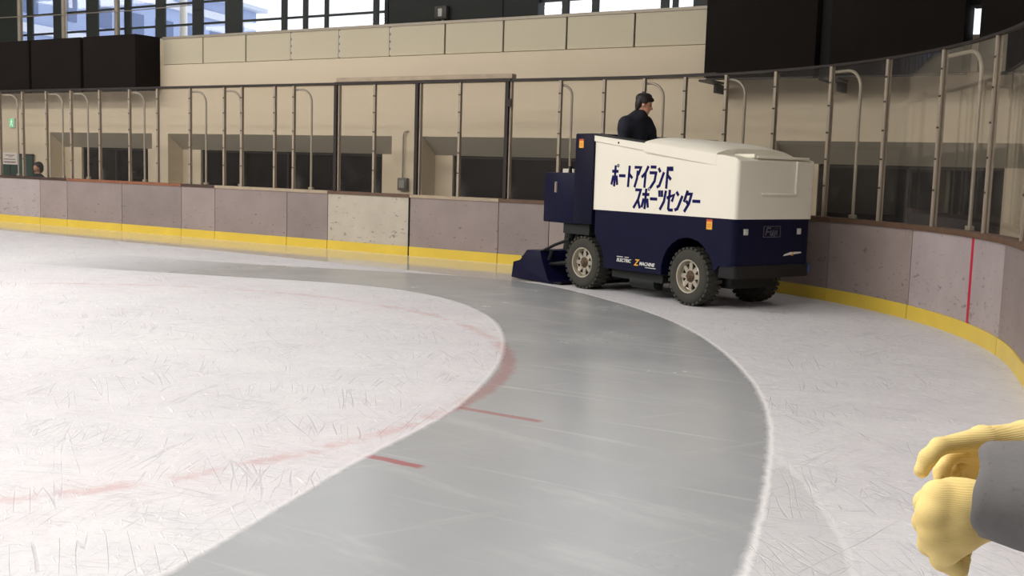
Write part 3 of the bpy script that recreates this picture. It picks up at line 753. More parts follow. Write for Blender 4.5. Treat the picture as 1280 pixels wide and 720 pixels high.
for i, (s, sp) in enumerate(CANE):
    o0 = cpt(s, .13, 1.10); o1 = cpt(sp, .11, 1.10)
    d = (o1 - o0); d.z = 0; Ld = d.length; d.normalize()
    if i < 7: lab = 'bent grey stay pipe behind the shields, %s to the left of the gate' % ORD[7 - i]
    elif i == 7: lab = 'bent grey stay pipe with a pale clamp block, right of the gate beside the machine'
    elif i == 8: lab = 'bent grey stay pipe right behind the driver on the machine'
    elif i == 9: lab = 'bent grey stay pipe rising behind the white hood of the machine'
    elif i == 10: lab = 'bent grey stay pipe on the boards just right of the machine'
    else: lab = 'bent grey stay pipe at the right, above the red line on the boards'
    e = empty('stay_pipe', o0, math.atan2(d.y, d.x), lab, 'pipe', 'bent stay pipes behind the shields')
    rb = min(.24, Ld * .8); top = 1.90
    pts = [(0, 0, 0), (0, 0, .6), (0, 0, 1.2), (0, 0, top - rb)] + [(rb - rb * math.cos(R(q)), 0, top - rb + rb * math.sin(R(q))) for q in (15, 30, 45, 60, 75, 90)] + [(max(Ld, rb + .02), 0, top)]
    mb = MB(); mb.tube(pts, .021, 10); mb.build('pipe', M_greypipe, e)
    mb = MB(); mb.box((-.05, -.03, 0), (.05, .03, .05)); mb.bevel(.006, 1); mb.build('foot', M_greypipe, e)
    if i == 7:
        mb = MB(); mb.box((-.10, -.05, .43), (.10, .05, .54)); mb.bevel(.006, 1); mb.build('clamp_block', M_paper, e)

# person waiting behind the boards at the far left: dark hair and coat
pe = empty('person', (-24.6, 16.75, 0), 0, 'person with dark hair behind the far left boards, only the head showing', 'person')
organic('body', [([((0, 0, 1.08), (0, 0, 1.2), .05, .05), ('e', (0, -.01, 1.30), (.078, .092, .115)), ('e', (0, -.06, 1.26), (.055, .05, .06)), ('e', (0, -.105, 1.29), (.014, .02, .02)),
                   ((0, 0, .62), (0, 0, 1.02), .14, .13), ((-.13, 0, 1.0), (.13, 0, 1.0), .06, .06), ((-.16, 0, 1.0), (-.2, -.02, .6), .05, .04), ((.16, 0, 1.0), (.2, -.02, .6), .05, .04),
                   ((-.08, 0, .6), (-.09, 0, .06), .09, .055), ((.08, 0, .6), (.09, 0, .06), .09, .055), ((-.09, 0, .04), (-.09, -.12, .035), .045, .04), ((.09, 0, .04), (.09, -.12, .035), .045, .04)], .03)], .018, M_skin, pe)
organic('hair', [([('e', (0, .02, 1.345), (.105, .11, .10)), ('e', (0, .06, 1.27), (.1, .075, .12))], .03)], .014, M_hair, pe)
organic('coat', [([((0, 0, .5), (0, 0, 1.0), .19, .16), ((-.14, 0, 1.02), (.14, 0, 1.02), .085, .085), ((-.17, 0, 1.0), (-.21, -.02, .62), .075, .06), ((.17, 0, 1.0), (.21, -.02, .62), .075, .06)], .04)], .018, M_trous, pe)

# ------------------------------------------------------------------ the ice resurfacing machine
VH = math.atan2(-.357, .934)
V = empty('ice_resurfacer', (-7.04, 13.0, 0), VH, 'white and navy ice resurfacing machine driving along the curved boards', 'ice resurfacer')
BW = 1.40                                         # width: near side y=0, far side y=BW
WR, WX = .355, 2.0
def arc(cx, cz, r, a0, a1, n=10): return [(cx + r * math.cos(R(a0 + (a1 - a0) * i / n)), cz + r * math.sin(R(a0 + (a1 - a0) * i / n))) for i in range(n + 1)]
# lower navy body with wheel arches
prof = [(.28, 1.10), (.28, .78)] + arc(0, .37, .48, 48, -4, 8) + [(1.57, .345)] + arc(WX, .40, .44, 188, 8, 12) + [(2.52, .54), (2.75, .54), (2.75, 1.10)]
mb = MB(); mb.prism(prof, 0, BW)
mb.bevel(.10, 4, lambda e: all(v.co.x > 2.74 for v in e.verts) and abs(e.verts[0].co.z - e.verts[1].co.z) > .3)
mb.build('lower_body', M_navy, V)
# ivory upper body
prof = [(.22, 1.10), (2.75, 1.10), (2.755, 1.78), (2.70, 1.815), (2.50, 1.845), (1.2, 1.90), (1.2, 1.985), (.22, 2.09)]
prof = [(1.2, 1.10)] + prof[1:7]
prof[-1] = (1.2, 1.985)
mb = MB(); mb.prism(prof, .0, BW)
mb.bevel(.13, 5, lambda e: all(v.co.x > 2.7 for v in e.verts) and abs(e.verts[0].co.z - e.verts[1].co.z) > .3)
mb.bevel(.02, 2, lambda e: all(v.co.z > 1.75 for v in e.verts))
for y0, y1 in ((0, .10), (BW - .10, BW)): mb.prism([(.22, 1.10), (1.2, 1.10), (1.2, 1.985), (.22, 2.09)], y0, y1)
mb.box((.22, .10, 1.10), (.30, BW - .10, 2.085)); mb.box((.30, .10, 1.10), (1.2, BW - .10, 1.42))
ub = mb.build('upper_body', M_cream, V)
mb = MB(); mb.prism([(.22, 2.01), (.22, 2.095), (1.19, 1.99), (1.19, 1.885)], -.022, .0)
mb.bevel(.008, 1); mb.build('side_lip', M_cream, V)
for y0, y1 in ((-.025, .11), (BW - .11, BW + .025)):
    mb = MB(); mb.prism([(.20, 2.09), (1.2, 1.985), (1.2, 2.005), (.20, 2.11)], y0, y1); mb.build('rubber_seal', M_seat, V)
mb = MB(); mb.box((.70, -.026, 1.975), (.725, -.018, 2.0)); mb.build('lip_catch', M_blackmetal, V)
# raised lid with a crowned top
mb = MB()
st = [(1.20, 1.995, .0), (1.24, 2.01, 1), (1.7, 1.955, 1), (2.1, 1.91, .9), (2.4, 1.87, .55)]
rows = []
for x, ze, cr in st:
    zs = 1.875 - (x - 1.2) * .128
    yo = .002 + .036 * max(0, 1 - (x - 1.2) / 1.2) ** .55
    row = [(x, -yo, zs), (x, -yo, ze - .02), (x, -yo + .018, ze)]
    for q in range(1, 8):
        y = BW * q / 8; row.append((x, y, ze + .115 * cr * (1 - abs(2 * q / 8 - 1) ** 4) * (.5 + .5 * (x - 1.2) / 1.2)))
    row += [(x, BW + yo - .018, ze), (x, BW + yo, ze - .02), (x, BW + yo, zs)]
    rows.append([mb.b.verts.new(p) for p in row])
for i in range(len(rows) - 1):
    for k in range(len(rows[0]) - 1): mb.b.faces.new((rows[i][k], rows[i][k + 1], rows[i + 1][k + 1], rows[i + 1][k]))
    mb.b.faces.new((rows[i][-1], rows[i][0], rows[i + 1][0], rows[i + 1][-1]))
mb.b.faces.new(rows[0]); mb.b.faces.new(rows[-1][::-1])
mb.build('hood_lid', M_cream, V, ang=40)
mb = MB(); mb.box((2.40, .3, 1.82), (2.72, .36, 1.868)); mb.box((2.42, .34, 1.815), (2.74, 1.30, 1.85)); mb.bevel(.012, 2); mb.build('hood_ridge', M_cream, V)
# raised frame round the recessed front panel
mb = MB(); mb.prism([(.42, 1.385), (1.06, 1.385), (1.06, 1.80), (1.025, 1.80), (1.025, 1.415), (.42, 1.415)], 2.745, 2.772, 'x'); mb.bevel(.008, 2); mb.build('front_frame', M_cream, V)
# katakana lettering
G = {
 'po': [[(.03, .72), (.97, .72)], [(.5, 1), (.5, 0)], [(.26, .52), (.06, .08)], [(.74, .52), (.94, .08)]],
 'bar': [[(.02, .52), (.98, .52)]],
 'to': [[(.38, 1), (.38, 0)], [(.38, .62), (.92, .42)]],
 'a': [[(.02, .93), (.95, .93), (.62, .58)], [(.52, .78), (.5, .42), (.22, 0)]],
 'i': [[(.9, 1), (.55, .68), (.05, .48)], [(.56, .66), (.56, 0)]],
 'ra': [[(.12, .96), (.9, .96)], [(.02, .70), (.93, .70), (.82, .32), (.3, .01)]],
 'n': [[(.12, .92), (.42, .74)], [(.08, .05), (.42, .12), (.92, .74)]],
 'do': [[(.3, 1), (.3, 0)], [(.3, .62), (.85, .42)], [(.58, 1), (.66, .8)], [(.84, 1), (.92, .8)]],
 'su': [[(.1, .92), (.86, .92), (.6, .45), (.04, .02)], [(.56, .46), (.95, .02)]],
 'tsu': [[(.06, .95), (.16, .64)], [(.40, .95), (.5, .64)], [(.94, .95), (.8, .42), (.34, .02)]],
 'se': [[(.02, .60), (.94, .76), (.72, .44)], [(.34, 1), (.34, .1), (.46, .04), (.95, .04)]],
 'ta': [[(.42, 1), (.06, .46)], [(.34, .84), (.93, .84), (.72, .4), (.2, 0)], [(.32, .52), (.68, .34)]],
}
def write(mb, keys, x0, pitchx, z0, h, pen):
    x = x0
    for k in keys:
        wd = pitchx * .90
        for st_ in G[k]:
            mb.strip([(x + u * wd + (v - .5) * .018, z0 + v * h) for u, v in st_], pen, .0, .004)
        if k == 'po':
            c0 = (x + wd * .95, z0 + h * .99)
            ring = [(c0[0] + .017 * math.cos(R(a_)), c0[1] + .017 * math.sin(R(a_))) for a_ in range(0, 361, 40)]
            mb.strip(ring, .011, .0, .004)
        x += pitchx
mb = MB(); write(mb, ['po', 'bar', 'to', 'a', 'i', 'ra', 'n', 'do'], .58, .1405, 1.42, .275, .038); mb.build('lettering', M_ink, V, smooth=False)
mb = MB(); write(mb, ['su', 'po', 'bar', 'tsu', 'se', 'n', 'ta', 'bar'], 1.02, .1465, 1.15, .26, .038); mb.build('lettering', M_ink, V, smooth=False)
def text(body, size, parent, mat, name, loc, rot, shear=0.0, wscale=1.0, ext=.002):
    c = bpy.data.curves.new('txt', 'FONT'); c.body = body; c.size = size; c.extrude = ext; c.shear = shear; c.offset = size * .02
    o = bpy.data.objects.new('txt', c); COL.objects.link(o)
    dg = bpy.context.evaluated_depsgraph_get(); dg.update()
    me = bpy.data.meshes.new_from_object(o.evaluated_get(dg)); bpy.data.objects.remove(o); bpy.data.curves.remove(c)
    me.name = name; me.materials.clear(); me.materials.append(mat)
    ob = bpy.data.objects.new(name, me); COL.objects.link(ob); ob.parent = parent; ob.location = loc; ob.rotation_euler = rot; ob.scale = (wscale, 1, 1)
    return ob
SIDE = (PI / 2, 0, 0); FRONT = (PI / 2, 0, PI / 2)
text('ELECTRIC', .062, V, M_whiteink, 'decal_text', (.74, -.003, .445), SIDE, .25, 1.0)
text('MACHINE', .062, V, M_whiteink, 'decal_text', (1.17, -.003, .43), SIDE, .25, 1.0)
text('Z', .115, V, M_orange, 'decal_letter', (1.075, -.004, .42), SIDE, .3, 1.0)
mb = MB(); mb.box((.74, -.003, .505), (.86, -.0005, .514)); mb.box((.89, -.003, .505), (.97, -.0005, .514)); mb.box((1.28, -.003, .405), (1.47, -.0005, .412)); mb.build('decal_stripe', M_whiteink, V)
# front plate, lamps, badge, reflector
mb = MB()
for lo, hi in (((.49, .885), (.80, .893)), ((.49, 1.012), (.80, 1.02)), ((.49, .885), (.498, 1.02)), ((.792, .885), (.80, 1.02))): mb.box((2.75, lo[0], lo[1]), (2.757, hi[0], hi[1]))
pl = mb.build('name_plate', M_greyink, V)
for st_, nm in (([(.0, 0), (.025, .085), (.085, .085)], 'F'), ([(.012, .042), (.065, .042)], 'F'), ([(.095, .06), (.085, .01), (.115, 0), (.135, .06), (.13, 0)], 'u'), ([(.17, .06), (.155, -.02), (.135, -.02)], 'j'), ([(.205, .06), (.195, 0)], 'i'), ([(.178, .085), (.18, .078)], 'dot'), ([(.212, .085), (.213, .078)], 'dot')):
    mb = MB(); mb.strip([(.53 + u, .91 + v) for u, v in st_], .016, 0, .006)
    bmesh.ops.transform(mb.b, matrix=Matrix.Translation((2.752, 0, 0)) @ Matrix.Rotation(PI / 2, 4, 'Z'), verts=mb.b.verts)
    mb.build('plate_letter', M_greyink, pl, smooth=False)
for y in (.16, 1.13):
    mb = MB(); mb.box((2.745, y - .045, .91), (2.768, y + .045, .995)); mb.bevel(.008, 2); hl = mb.build('headlight', M_blackmetal, V)
    mb = MB(); mb.box((2.766, y - .038, .917), (2.775, y + .038, .988)); mb.bevel(.006, 2); mb.build('lens', M_lens, hl)
mb = MB(); mb.prism([(.88, .655), (1.22, .685), (1.20, .70), (1.02, .70), (.90, .675)], 2.75, 2.756, 'x'); bd = mb.build('front_badge', M_whiteink, V)
text('Z', .06, bd, M_orange, 'badge_letter', (2.758, 1.02, .658), FRONT, .3)
mb = MB(); mb.box((2.70, 1.30, .44), (2.76, 1.385, .55)); mb.bevel(.006, 1); mb.build('reflector', M_bluelab, V)
# bumper and underbody
mb = MB(); mb.box((2.50, .02, .40), (2.765, BW - .02, .55)); mb.bevel(.05, 3, lambda e: all(v.co.x > 2.7 for v in e.verts) and abs(e.verts[0].co.z - e.verts[1].co.z) > .1); mb.build('bumper', M_blackmetal, V)
mb = MB(); mb.box((-.45, .32, .24), (2.45, BW - .32, .62)); mb.box((.55, .1, .22), (1.5, BW - .1, .40)); mb.cyl((0, .2, WR), (0, BW - .2, WR), .06); mb.cyl((WX, .2, WR), (WX, BW - .2, WR), .05)
mb.cyl((.9, .18, .2), (1.35, .18, .2), .09, n=14); mb.build('chassis', M_under, V)
# rear tower and cabinet
mb = MB(); mb.box((-.15, -.03, .89), (.24, BW + .03, 2.115)); mb.bevel(.02, 2); tw = mb.build('rear_tower', M_navyd, V)
mb = MB(); mb.box((-.84, .0, .88), (-.12, BW - .1, 1.58)); mb.bevel(.018, 2); mb.build('rear_cabinet', M_navy, V)
mb = MB(); mb.box((-.58, -.018, 1.31), (-.555, .004, 1.44)); mb.box((-.59, -.006, 1.30), (-.545, .002, 1.45)); mb.build('latch', M_alu, V)
mb = MB(); mb.cyl((-.45, .15, 1.57), (-.45, .15, 1.66), .03, .02); mb.cyl((-.45, .15, 1.65), (-.45, .15, 1.67), .035); mb.build('filler_cap', M_blackmetal, V)
mb = MB(); mb.box((-.50, .34, .42), (-.02, BW - .2, .90)); mb.cyl((-.52, .30, .92), (-.60, .28, .48), .10, .07); mb.cyl((-.3, .3, .86), (-.55, .3, .40), .05); mb.box((-.45, .06, .74), (.1, .4, .89)); mb.build('pump_gear', M_under, V)
for x, z in ((-.02, 1.98), (2.34, 1.02)):
    y = -.033 if x < 1 else -.003
    mb = MB(); mb.box((x - .045, y, z - .06), (x + .045, y + .003, z + .035)); sk = mb.build('warning_sticker', M_orange, V)
    mb = MB(); mb.box((x - .045, y - .001, z + .035), (x + .045, y + .003, z + .06)); mb.build('sticker_header', M_redst, sk)
    mb = MB()
    for q in range(2): mb.box((x - .03, y - .002, z - .03 + q * .025), (x + .03, y - .0005, z - .024 + q * .025))
    mb.build('sticker_print', M_redst, sk)
# driver's seat, cab floor and steering wheel inside the open rear of the upper body
mb = MB(); mb.box((.31, .11, 1.42), (1.19, BW - .11, 1.44)); mb.build('cab_floor', M_blackmetal, V)
mb = MB(); mb.box((.34, .38, 1.44), (.72, .86, 1.62)); mb.bevel(.04, 3); st_ = mb.build('seat', M_seat, V)
mb = MB(); mb.box((.31, .40, 1.60), (.39, .84, 1.98), (0, R(-4), 0)); mb.bevel(.03, 3); mb.build('backrest', M_seat, st_)
mb = MB(); mb.cyl((1.08, .62, 1.44), (.98, .62, 1.80), .025); sw = mb.build('steering_column', M_blackmetal, V)
mb = MB(); c0 = Vector((.98, .62, 1.81)); ax_ = Vector((-.27, 0, .96)); u_ = Vector((.96, 0, .27)); v_ = Vector((0, 1, 0))
mb.tube([c0 + (u_ * math.cos(2 * PI * k / 24) + v_ * math.sin(2 * PI * k / 24)) * .17 for k in range(25)], .014, 8)
mb.tube([c0 - v_ * .165, c0, c0 + v_ * .165], .012, 6); mb.build('steering_wheel', M_seat, sw)
# wheels
def wheel(x, y, steer, inner):
    ly = -1 if not inner else 1
    prof = [(.20, -.115), (.235, -.128), (.29, -.132), (.325, -.118), (.345, -.09), (.352, 0), (.345, .09), (.325, .118), (.29, .132), (.235, .128), (.20, .115), (.18, .05), (.18, -.05), (.20, -.115)]
    mb = MB(); mb.lathe(prof, 'y', 40)
    for k in range(30):
        for sd, ph in ((-1, 0), (1, .5)):
            a = 2 * PI * (k + ph) / 30
            rot = Matrix.Rotation(-a, 4, 'Y')
            b2 = MB(); b2.box((.335, sd * .035 if sd > 0 else -.115, -.022), (.362, .115 if sd > 0 else -.035, .022))
            b2.b.transform(rot); vs = {}
            for v in b2.b.verts: vs[v] = mb.b.verts.new(v.co)
            for f_ in b2.b.faces: mb.b.faces.new([vs[v] for v in f_.verts])
            b2.b.free()
    ty = mb.build('wheel', M_rubber, V, loc=(x, y, WR + .006), rot=(0, 0, steer))
    mb = MB(); e = .118 * ly
    mb.lathe([(.212, e * .98), (.205, e * 1.04), (.192, e * 1.02), (.18, e * .75), (.172, e * .45), (.165, e * .42)], 'y', 36)
    for k in range(8):
        a = 2 * PI * k / 8
        b2 = MB(); b2.prism([(.05, -.034), (.172, -.024), (.172, .024), (.05, .034)], min(e * .40, e * .62), max(e * .40, e * .62)); b2.b.transform(Matrix.Rotation(-a, 4, 'Y')); vs = {}
        for v in b2.b.verts: vs[v] = mb.b.verts.new(v.co)
        for f_ in b2.b.faces: mb.b.faces.new([vs[v] for v in f_.verts])
        b2.b.free()
    mb.build('rim', M_rim, ty)
    mb = MB(); mb.lathe([(.0, e * .2), (.182, e * .2), (.182, e * .25), (0, e * .25)], 'y', 24); mb.build('rim_well', M_black2, ty)
    mb = MB(); mb.lathe([(.0, e * .95), (.03, e * .95), (.042, e * .82), (.06, e * .7), (.075, e * .62), (.075, e * .3)], 'y', 20)
    for k in range(6):
        a = 2 * PI * k / 6; mb.cyl((.056 * math.cos(a), e * .6, .056 * math.sin(a)), (.056 * math.cos(a), e * .8, .056 * math.sin(a)), .009, n=6)
    mb.build('hub', M_hub, ty)
wheel(0, .155, 0, False); wheel(0, BW - .155, 0, True); wheel(WX, .155, R(-4), False); wheel(WX, BW - .155, R(-4), True)
# conditioner sled at the rear
SY0, SY1 = -.02, 1.75
mb = MB(); mb.prism([(-1.53, .015), (-1.49, .25), (-1.33, .29), (-1.17, .45), (-.86, .46), (-.80, .30), (-.66, .05), (-.60, .015)], SY0, SY1); mb.bevel(.012, 2)
sl = mb.build('conditioner_sled', M_navy, V)
mb = MB(); mb.box((-.64, SY0 + .05, .012), (-.42, SY1 - .05, .035), (0, R(-8), 0)); mb.build('blade', M_blackmetal, sl)
mb = MB(); mb.cyl((-1.38, .1, .27), (-1.38, .1, .325), .025, n=10); mb.cyl((-1.38, .1, .325), (-1.38, .1, .34), .04, n=10); mb.build('adjuster_knob', M_blackmetal, sl)
mb = MB(); mb.box((-1.545, SY0 + .03, .012), (-1.52, SY1 - .03, .10)); mb.build('towel_flap', M_seat, sl)
for y in (.06, 1.2):
    mb = MB(); mb.tube([(-.92, y, .44), (-.62, y, .56), (-.3, y, .66)], .022, 8); mb.tube([(-.84, y + .06, .26), (-.3, y + .06, .33)], .03, 8); mb.tube([(-.78, y + .03, .33), (-.72, y + .03, .47)], .028, 8); mb.build('lift_arm', M_blackmetal, V)

# ------------------------------------------------------------------ the driver
D = empty('person', (-7.04, 13.0, 0), VH, 'driver in a dark navy jacket looking down from the ice resurfacer', 'person')
dm = Vector((.47, .62, 2.10))
def dp(x, y, z): return (dm.x + x, dm.y + y, dm.z + z)
FD = Vector((.62, .74, -.26)).normalized(); LD = Vector((-.77, .64, 0)).normalized(); UD = FD.cross(LD)
if UD.z < 0: UD = -UD
HC = Vector(dp(.0, .02, .425))                     # head leaning forward, turned towards the boards and looking down
def hp(f_, l_, u_): return tuple(HC + FD * f_ + LD * l_ + UD * u_)
hrot = tuple(Matrix((FD, LD, UD)).transposed().to_euler())
pel = dp(-.05, 0, -.36); chest = dp(-.13, -.05, .08); nk = dp(-.06, -.01, .29)
bx_ = [(pel, chest, .12, .12), (chest, dp(-.08, -.02, .22), .11, .07), (nk, hp(-.02, 0, -.07), .056, .052),
       ('e', hp(-.01, 0, .03), (.098, .077, .092), hrot), ('e', hp(.035, 0, -.05), (.058, .056, .072), hrot), ('e', hp(.10, 0, -.03), (.024, .014, .017), hrot), (hp(.085, 0, .01), hp(.104, 0, -.025), .012, .013),
       ('e', hp(.075, 0, -.072), (.02, .03, .012), hrot), ('e', hp(.065, 0, -.105), (.028, .028, .022), hrot), ('e', hp(-.012, .078, -.015), (.022, .012, .032), hrot), ('e', hp(-.012, -.078, -.015), (.022, .012, .032), hrot)]
for sd in (-1, 1):
    bx_ += [(dp(-.10, .17 * sd - .02, .16), dp(-.05, .28 * sd - .02, -.08), .05, .042), (dp(-.05, .28 * sd - .02, -.08), dp(.33, .17 * sd, -.24), .04, .028), ('e', dp(.38, .165 * sd, -.255), (.05, .038, .026)),
            (dp(.36, .15 * sd, -.25), dp(.40, .11 * sd, -.24), .014, .012),
            (dp(-.05, .1 * sd, -.38), dp(.36, .13 * sd, -.36), .085, .06), (dp(.36, .13 * sd, -.36), dp(.38, .13 * sd, -.60), .058, .04), (dp(.38, .13 * sd, -.615), dp(.50, .14 * sd, -.625), .042, .032)]
organic('body', [(bx_, .02)], .011, M_skin, D)
jk = [(dp(-.06, 0, -.30), dp(-.13, -.05, .05), .165, .18), (dp(-.15, -.06, .06), dp(-.09, -.02, .21), .17, .12), (dp(-.11, -.19, .17), dp(-.09, .13, .20), .092, .09), (dp(-.07, -.01, .26), dp(-.03, .01, .315), .09, .076),
      (dp(-.13, -.15, .12), dp(-.06, -.01, .27), .125, .085),
      (hp(.02, -.05, -.155), hp(.075, -.02, -.165), .03, .018), (hp(.02, .05, -.155), hp(.075, .03, -.165), .03, .018)]
for sd in (-1, 1): jk += [(dp(-.10, .20 * sd - .02, .16), dp(-.05, .28 * sd - .02, -.08), .09, .072), (dp(-.05, .28 * sd - .02, -.08), dp(.30, .18 * sd, -.23), .068, .045), (dp(-.14, -.05, .12), dp(-.08, .22 * sd - .02, .08), .15, .095)]
organic('jacket', [(jk, .05)], .012, M_jacket, D)
tr_ = []
for sd in (-1, 1): tr_ += [(dp(-.05, .1 * sd, -.38), dp(.36, .13 * sd, -.36), .10, .072), (dp(.36, .13 * sd, -.36), dp(.38, .13 * sd, -.58), .07, .055)]
organic('trousers', [(tr_, .03)], .014, M_trous, D)
organic('hair', [([('e', hp(-.03, 0, .065), (.112, .092, .082), hrot), ('e', hp(-.07, 0, .0), (.058, .084, .085), hrot), ('e', hp(.06, .01, .085), (.05, .068, .034), hrot), ('e', hp(-.075, 0, -.06), (.035, .06, .05), hrot),
                   ('e', hp(-.01, -.074, .035), (.035, .018, .045), hrot), ('e', hp(-.01, .074, .035), (.035, .018, .045), hrot), ('e', hp(.0, .03, .13), (.07, .05, .03), hrot)], .015)], .008, M_hair, D)
for sd in (-1, 1):
    c = Vector(hp(.083, .032 * sd, .004)); mb = MB(); mb.lathe([(.0, -.010), (.008, -.006), (.010, 0), (.008, .006), (0, .010)], 'x', 10, c); mb.build('eye', M_eye, D)
    mb = MB(); mb.tube([hp(.088, .016 * sd, .026), hp(.09, .032 * sd, .030), hp(.082, .05 * sd, .026)], .006, 6); mb.build('eyebrow', M_hair, D)

# ------------------------------------------------------------------ gloved bystander at the right edge
BP = Vector((1.22, 1.40, 0.0))                     # position along the camera's heading axes
bw = rt0 * BP.x + fw0 * BP.y
B = empty('person', (bw.x, bw.y, 0), YAW, 'bystander in a grey coat with cream knitted gloves, arms reaching in at the right edge', 'person')
def L_(p): return (p[0] - BP.x, p[1] - BP.y, p[2])
CX = lambda px, py, d: None
def cp(px, py, d):
    v = right_c * ((px - 640) / 1350) + up_c * ((360 - py) / 1350) + fwd_c
    v = v * (d / v.y); return L_((v.x, v.y, v.z + 1.6))
fwd_c = Vector((0, math.cos(pitch), -math.sin(pitch))); u0 = Vector((0, math.sin(pitch), math.cos(pitch)))
right_c = Vector((math.cos(roll), 0, 0)) + u0 * math.sin(roll); up_c = Vector((-math.sin(roll), 0, 0)) + u0 * math.cos(roll)
def glove_mat():
    t = NT('cream_knit_glove'); v = t.coord((1, 1, 1))
    wv = t.n('ShaderNodeTexWave', {'Vector': v, 'Scale': 130.0, 'Distortion': 1.5, 'Detail': 1.0}, wave_type='BANDS', bands_direction='Z').outputs['Fac']
    nz = t.noise(v, 22, 4)
    col = t.mix(nz, lin((224, 196, 122)), lin((242, 219, 152)))
    col = t.mix(t.math('MULTIPLY', t.sstep(wv, .75, .1), .16), col, lin((204, 174, 108)))
    return t.out(t.pbr(col, .9, 0, t.bump(wv, .25, .0015)))
M_glove = glove_mat()
def felt_mat():
    t = NT('grey_felt_sleeve'); v = t.coord()
    n1 = t.noise(v, 14, 5, .7); n2 = t.noise(v, 120, 3, .6)
    col = t.mix(n1, lin((94, 93, 94)), lin((118, 116, 116)))
    col = t.mix(t.math('MULTIPLY', t.sstep(n2, .62, .75), .5), col, lin((72, 72, 76)))
    return t.out(t.pbr(col, .95, 0, t.bump(n2, .25, .002)))
M_felt = felt_mat()
# body outside the frame
organic('body', [([((0, 0, .95), (0, 0, 1.35), .13, .15), ((0, -.17, 1.38), (0, .17, 1.38), .06, .06), ((0, 0, 1.4), (-.02, 0, 1.5), .055, .055), ('e', (-.03, 0, 1.62), (.10, .078, .12)), ('e', (-.09, 0, 1.57), (.04, .045, .06)), ('e', (-.14, 0, 1.6), (.02, .014, .02)),
                   ('e', (-.02, -.08, 1.6), (.02, .012, .03)), ('e', (-.02, .08, 1.6), (.02, .012, .03)), ((.0, -.09, .92), (.0, -.10, .5), .09, .065), ((0, -.10, .5), (.02, -.10, .08), .06, .045), ((0, .09, .92), (0, .10, .5), .09, .065), ((0, .10, .5), (.02, .10, .08), .06, .045),
                   ((.0, -.1, .045), (-.16, -.1, .04), .045, .038), ((0, .1, .045), (-.16, .1, .04), .045, .038)], .03)], .016, M_skin, B)
organic('trousers', [([((0, 0, .9), (0, 0, .98), .15, .15), ((0, -.09, .9), (0, -.1, .5), .10, .08), ((0, -.1, .5), (.02, -.1, .1), .078, .07), ((0, .09, .9), (0, .1, .5), .10, .08), ((0, .1, .5), (.02, .1, .1), .078, .07)], .03)], .016, M_trous, B)
organic('hair', [([('e', (-.01, 0, 1.66), (.115, .09, .095)), ('e', (.05, 0, 1.6), (.06, .085, .1))], .02)], .014, M_hair, B)
el, er = (-.31, -.34, 1.235), (-.16, .12, 1.13)
slv = Vector(cp(1236, 614, 1.315)); 
organic('coat', [([((0, 0, .82), (0, 0, 1.34), .19, .17), ((0, -.18, 1.37), (0, .18, 1.37), .085, .085), ((0, -.2, 1.37), el, .085, .075), ((0, .2, 1.37), er, .085, .075), (er, cp(1330, 560, 1.47), .07, .055)], .04)], .014, M_felt, B)
# left sleeve: an open tube of felt, mouth turned to the left
def sleeve(name, a, b, ra, rb):
    a, b = Vector(a), Vector(b); ax = (b - a).normalized(); u = ax.orthogonal().normalized(); v = ax.cross(u); n = 40
    mb = MB(); rings = []
    prof = [(1.0, rb), (.8, rb * .99), (.55, rb * .98), (.3, ra * 1.2), (.12, ra * 1.1), (.03, ra * 1.01), (-.0, ra * .99), (-.004, ra * .95), (.02, ra * .93), (.25, ra * .90)]
    for t_, r_ in prof:
        ring = []
        for k in range(n):
            g = 2 * PI * k / n
            w_ = 1 + .015 * math.sin(3 * g + t_ * 7) + .008 * math.sin(5 * g + 1 + t_ * 13); sh = .0025 * math.sin(4 * g) + .0015 * math.sin(7 * g + 2) if t_ < .1 else 0
            ring.append(mb.b.verts.new(a + ax * ((b - a).length * t_ + sh) + (u * math.cos(g) + v * math.sin(g)) * r_ * w_))
        rings.append(ring)
    for i in range(len(rings) - 1):
        for k in range(n): mb.b.faces.new((rings[i][k], rings[i][(k + 1) % n], rings[i + 1][(k + 1) % n], rings[i + 1][k]))
    return mb.build(name, M_felt, B, ang=60)
sm = cp(1230, 611, 1.285)
sleeve('sleeve', sm, (Vector(el) + (Vector(sm) - Vector(el)) * .1), .0595, .076)
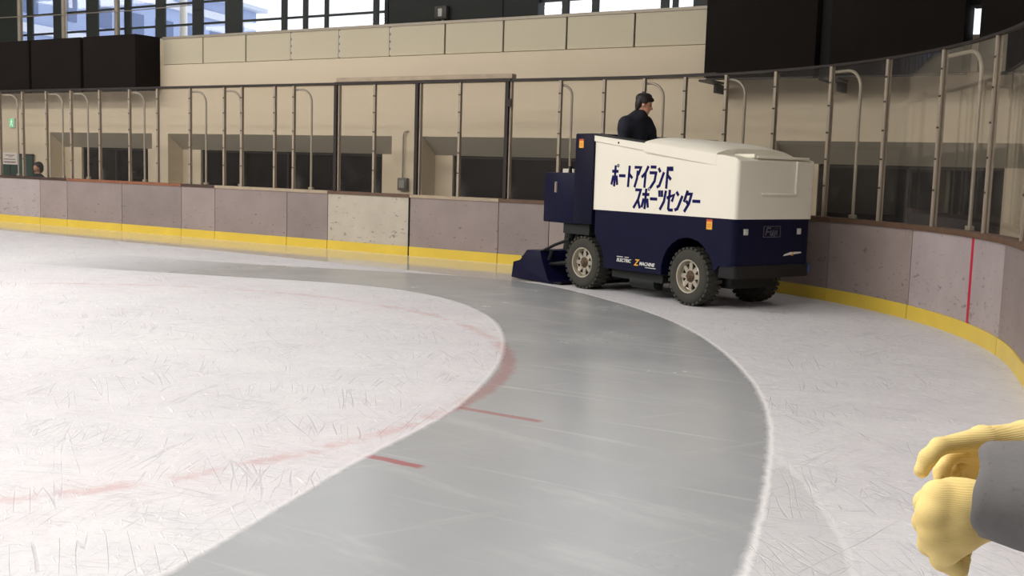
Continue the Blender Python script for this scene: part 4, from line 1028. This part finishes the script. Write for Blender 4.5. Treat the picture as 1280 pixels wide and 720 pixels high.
# lower (left) hand: back of the hand to the viewer, fingers curled away
wr = cp(1238, 640, 1.335)
K = [cp(1173, 621, 1.32), cp(1166, 642, 1.312), cp(1169, 665, 1.312), cp(1181, 685, 1.32)]
palm = [(wr, K[i], .026, .0205) for i in range(4)] + [(wr, cp(1285, 622, 1.345), .026, .03), (cp(1205, 632, 1.318), cp(1195, 660, 1.318), .030, .028), (cp(1220, 620, 1.325), cp(1190, 615, 1.33), .018, .016)]
fing = [[(K[0], cp(1158, 628, 1.355), .0185, .0155), (cp(1158, 628, 1.355), cp(1180, 636, 1.385), .0152, .0135), (cp(1180, 636, 1.385), cp(1200, 640, 1.38), .013, .011)],
        [(K[1], cp(1157, 652, 1.35), .019, .016), (cp(1157, 652, 1.35), cp(1180, 662, 1.385), .0155, .0135), (cp(1180, 662, 1.385), cp(1202, 664, 1.38), .013, .011)],
        [(K[2], cp(1163, 680, 1.345), .0185, .0155), (cp(1163, 680, 1.345), cp(1183, 692, 1.375), .015, .013), (cp(1183, 692, 1.375), cp(1204, 690, 1.37), .0125, .011)],
        [(K[3], cp(1178, 699, 1.34), .0175, .0145), (cp(1178, 699, 1.34), cp(1197, 712, 1.355), .0145, .012), (cp(1197, 712, 1.355), cp(1203, 699, 1.36), .0118, .0105)]]
organic('glove', [(palm, .014)] + [(f_, .006) for f_ in fing], .0028, M_glove, B, .008)['label'] = 'lower cream glove, back of the hand outward'
# ribbed cuff edge
mb = MB(); ca, cb_ = Vector(cp(1226, 638, 1.322)), Vector(cp(1242, 636, 1.32)); axc = (cb_ - ca).normalized()
# upper (right) hand behind: index bent down at the tip
wr2 = cp(1285, 556, 1.46); kn = cp(1228, 548, 1.40)
palm2 = [(wr2, kn, .030, .0165), (wr2, cp(1222, 566, 1.42), .028, .02), (wr2, cp(1330, 560, 1.48), .03, .036), (cp(1240, 575, 1.42), cp(1222, 590, 1.425), .02, .018)]
fing2 = [[(kn, cp(1174, 558, 1.365), .0155, .0108), (cp(1174, 558, 1.365), cp(1160, 572, 1.36), .0112, .0108), (cp(1160, 572, 1.36), cp(1152, 588, 1.36), .0108, .0098)],
         [(cp(1218, 562, 1.42), cp(1184, 572, 1.405), .0135, .011), (cp(1184, 572, 1.405), cp(1177, 590, 1.385), .0112, .010), (cp(1177, 590, 1.385), cp(1176, 606, 1.37), .010, .009)],
         [(cp(1222, 572, 1.43), cp(1200, 582, 1.425), .0125, .011), (cp(1200, 582, 1.425), cp(1191, 598, 1.405), .011, .0095), (cp(1191, 598, 1.405), cp(1192, 612, 1.40), .0095, .009)],
         [(cp(1226, 582, 1.435), cp(1212, 592, 1.43), .012, .010), (cp(1212, 592, 1.43), cp(1208, 610, 1.415), .010, .009)]]
organic('glove', [(palm2, .014)] + [(f_, .006) for f_ in fing2], .0028, M_glove, B, .008)['label'] = 'upper cream glove, index finger bent downward'
mb.b.free()
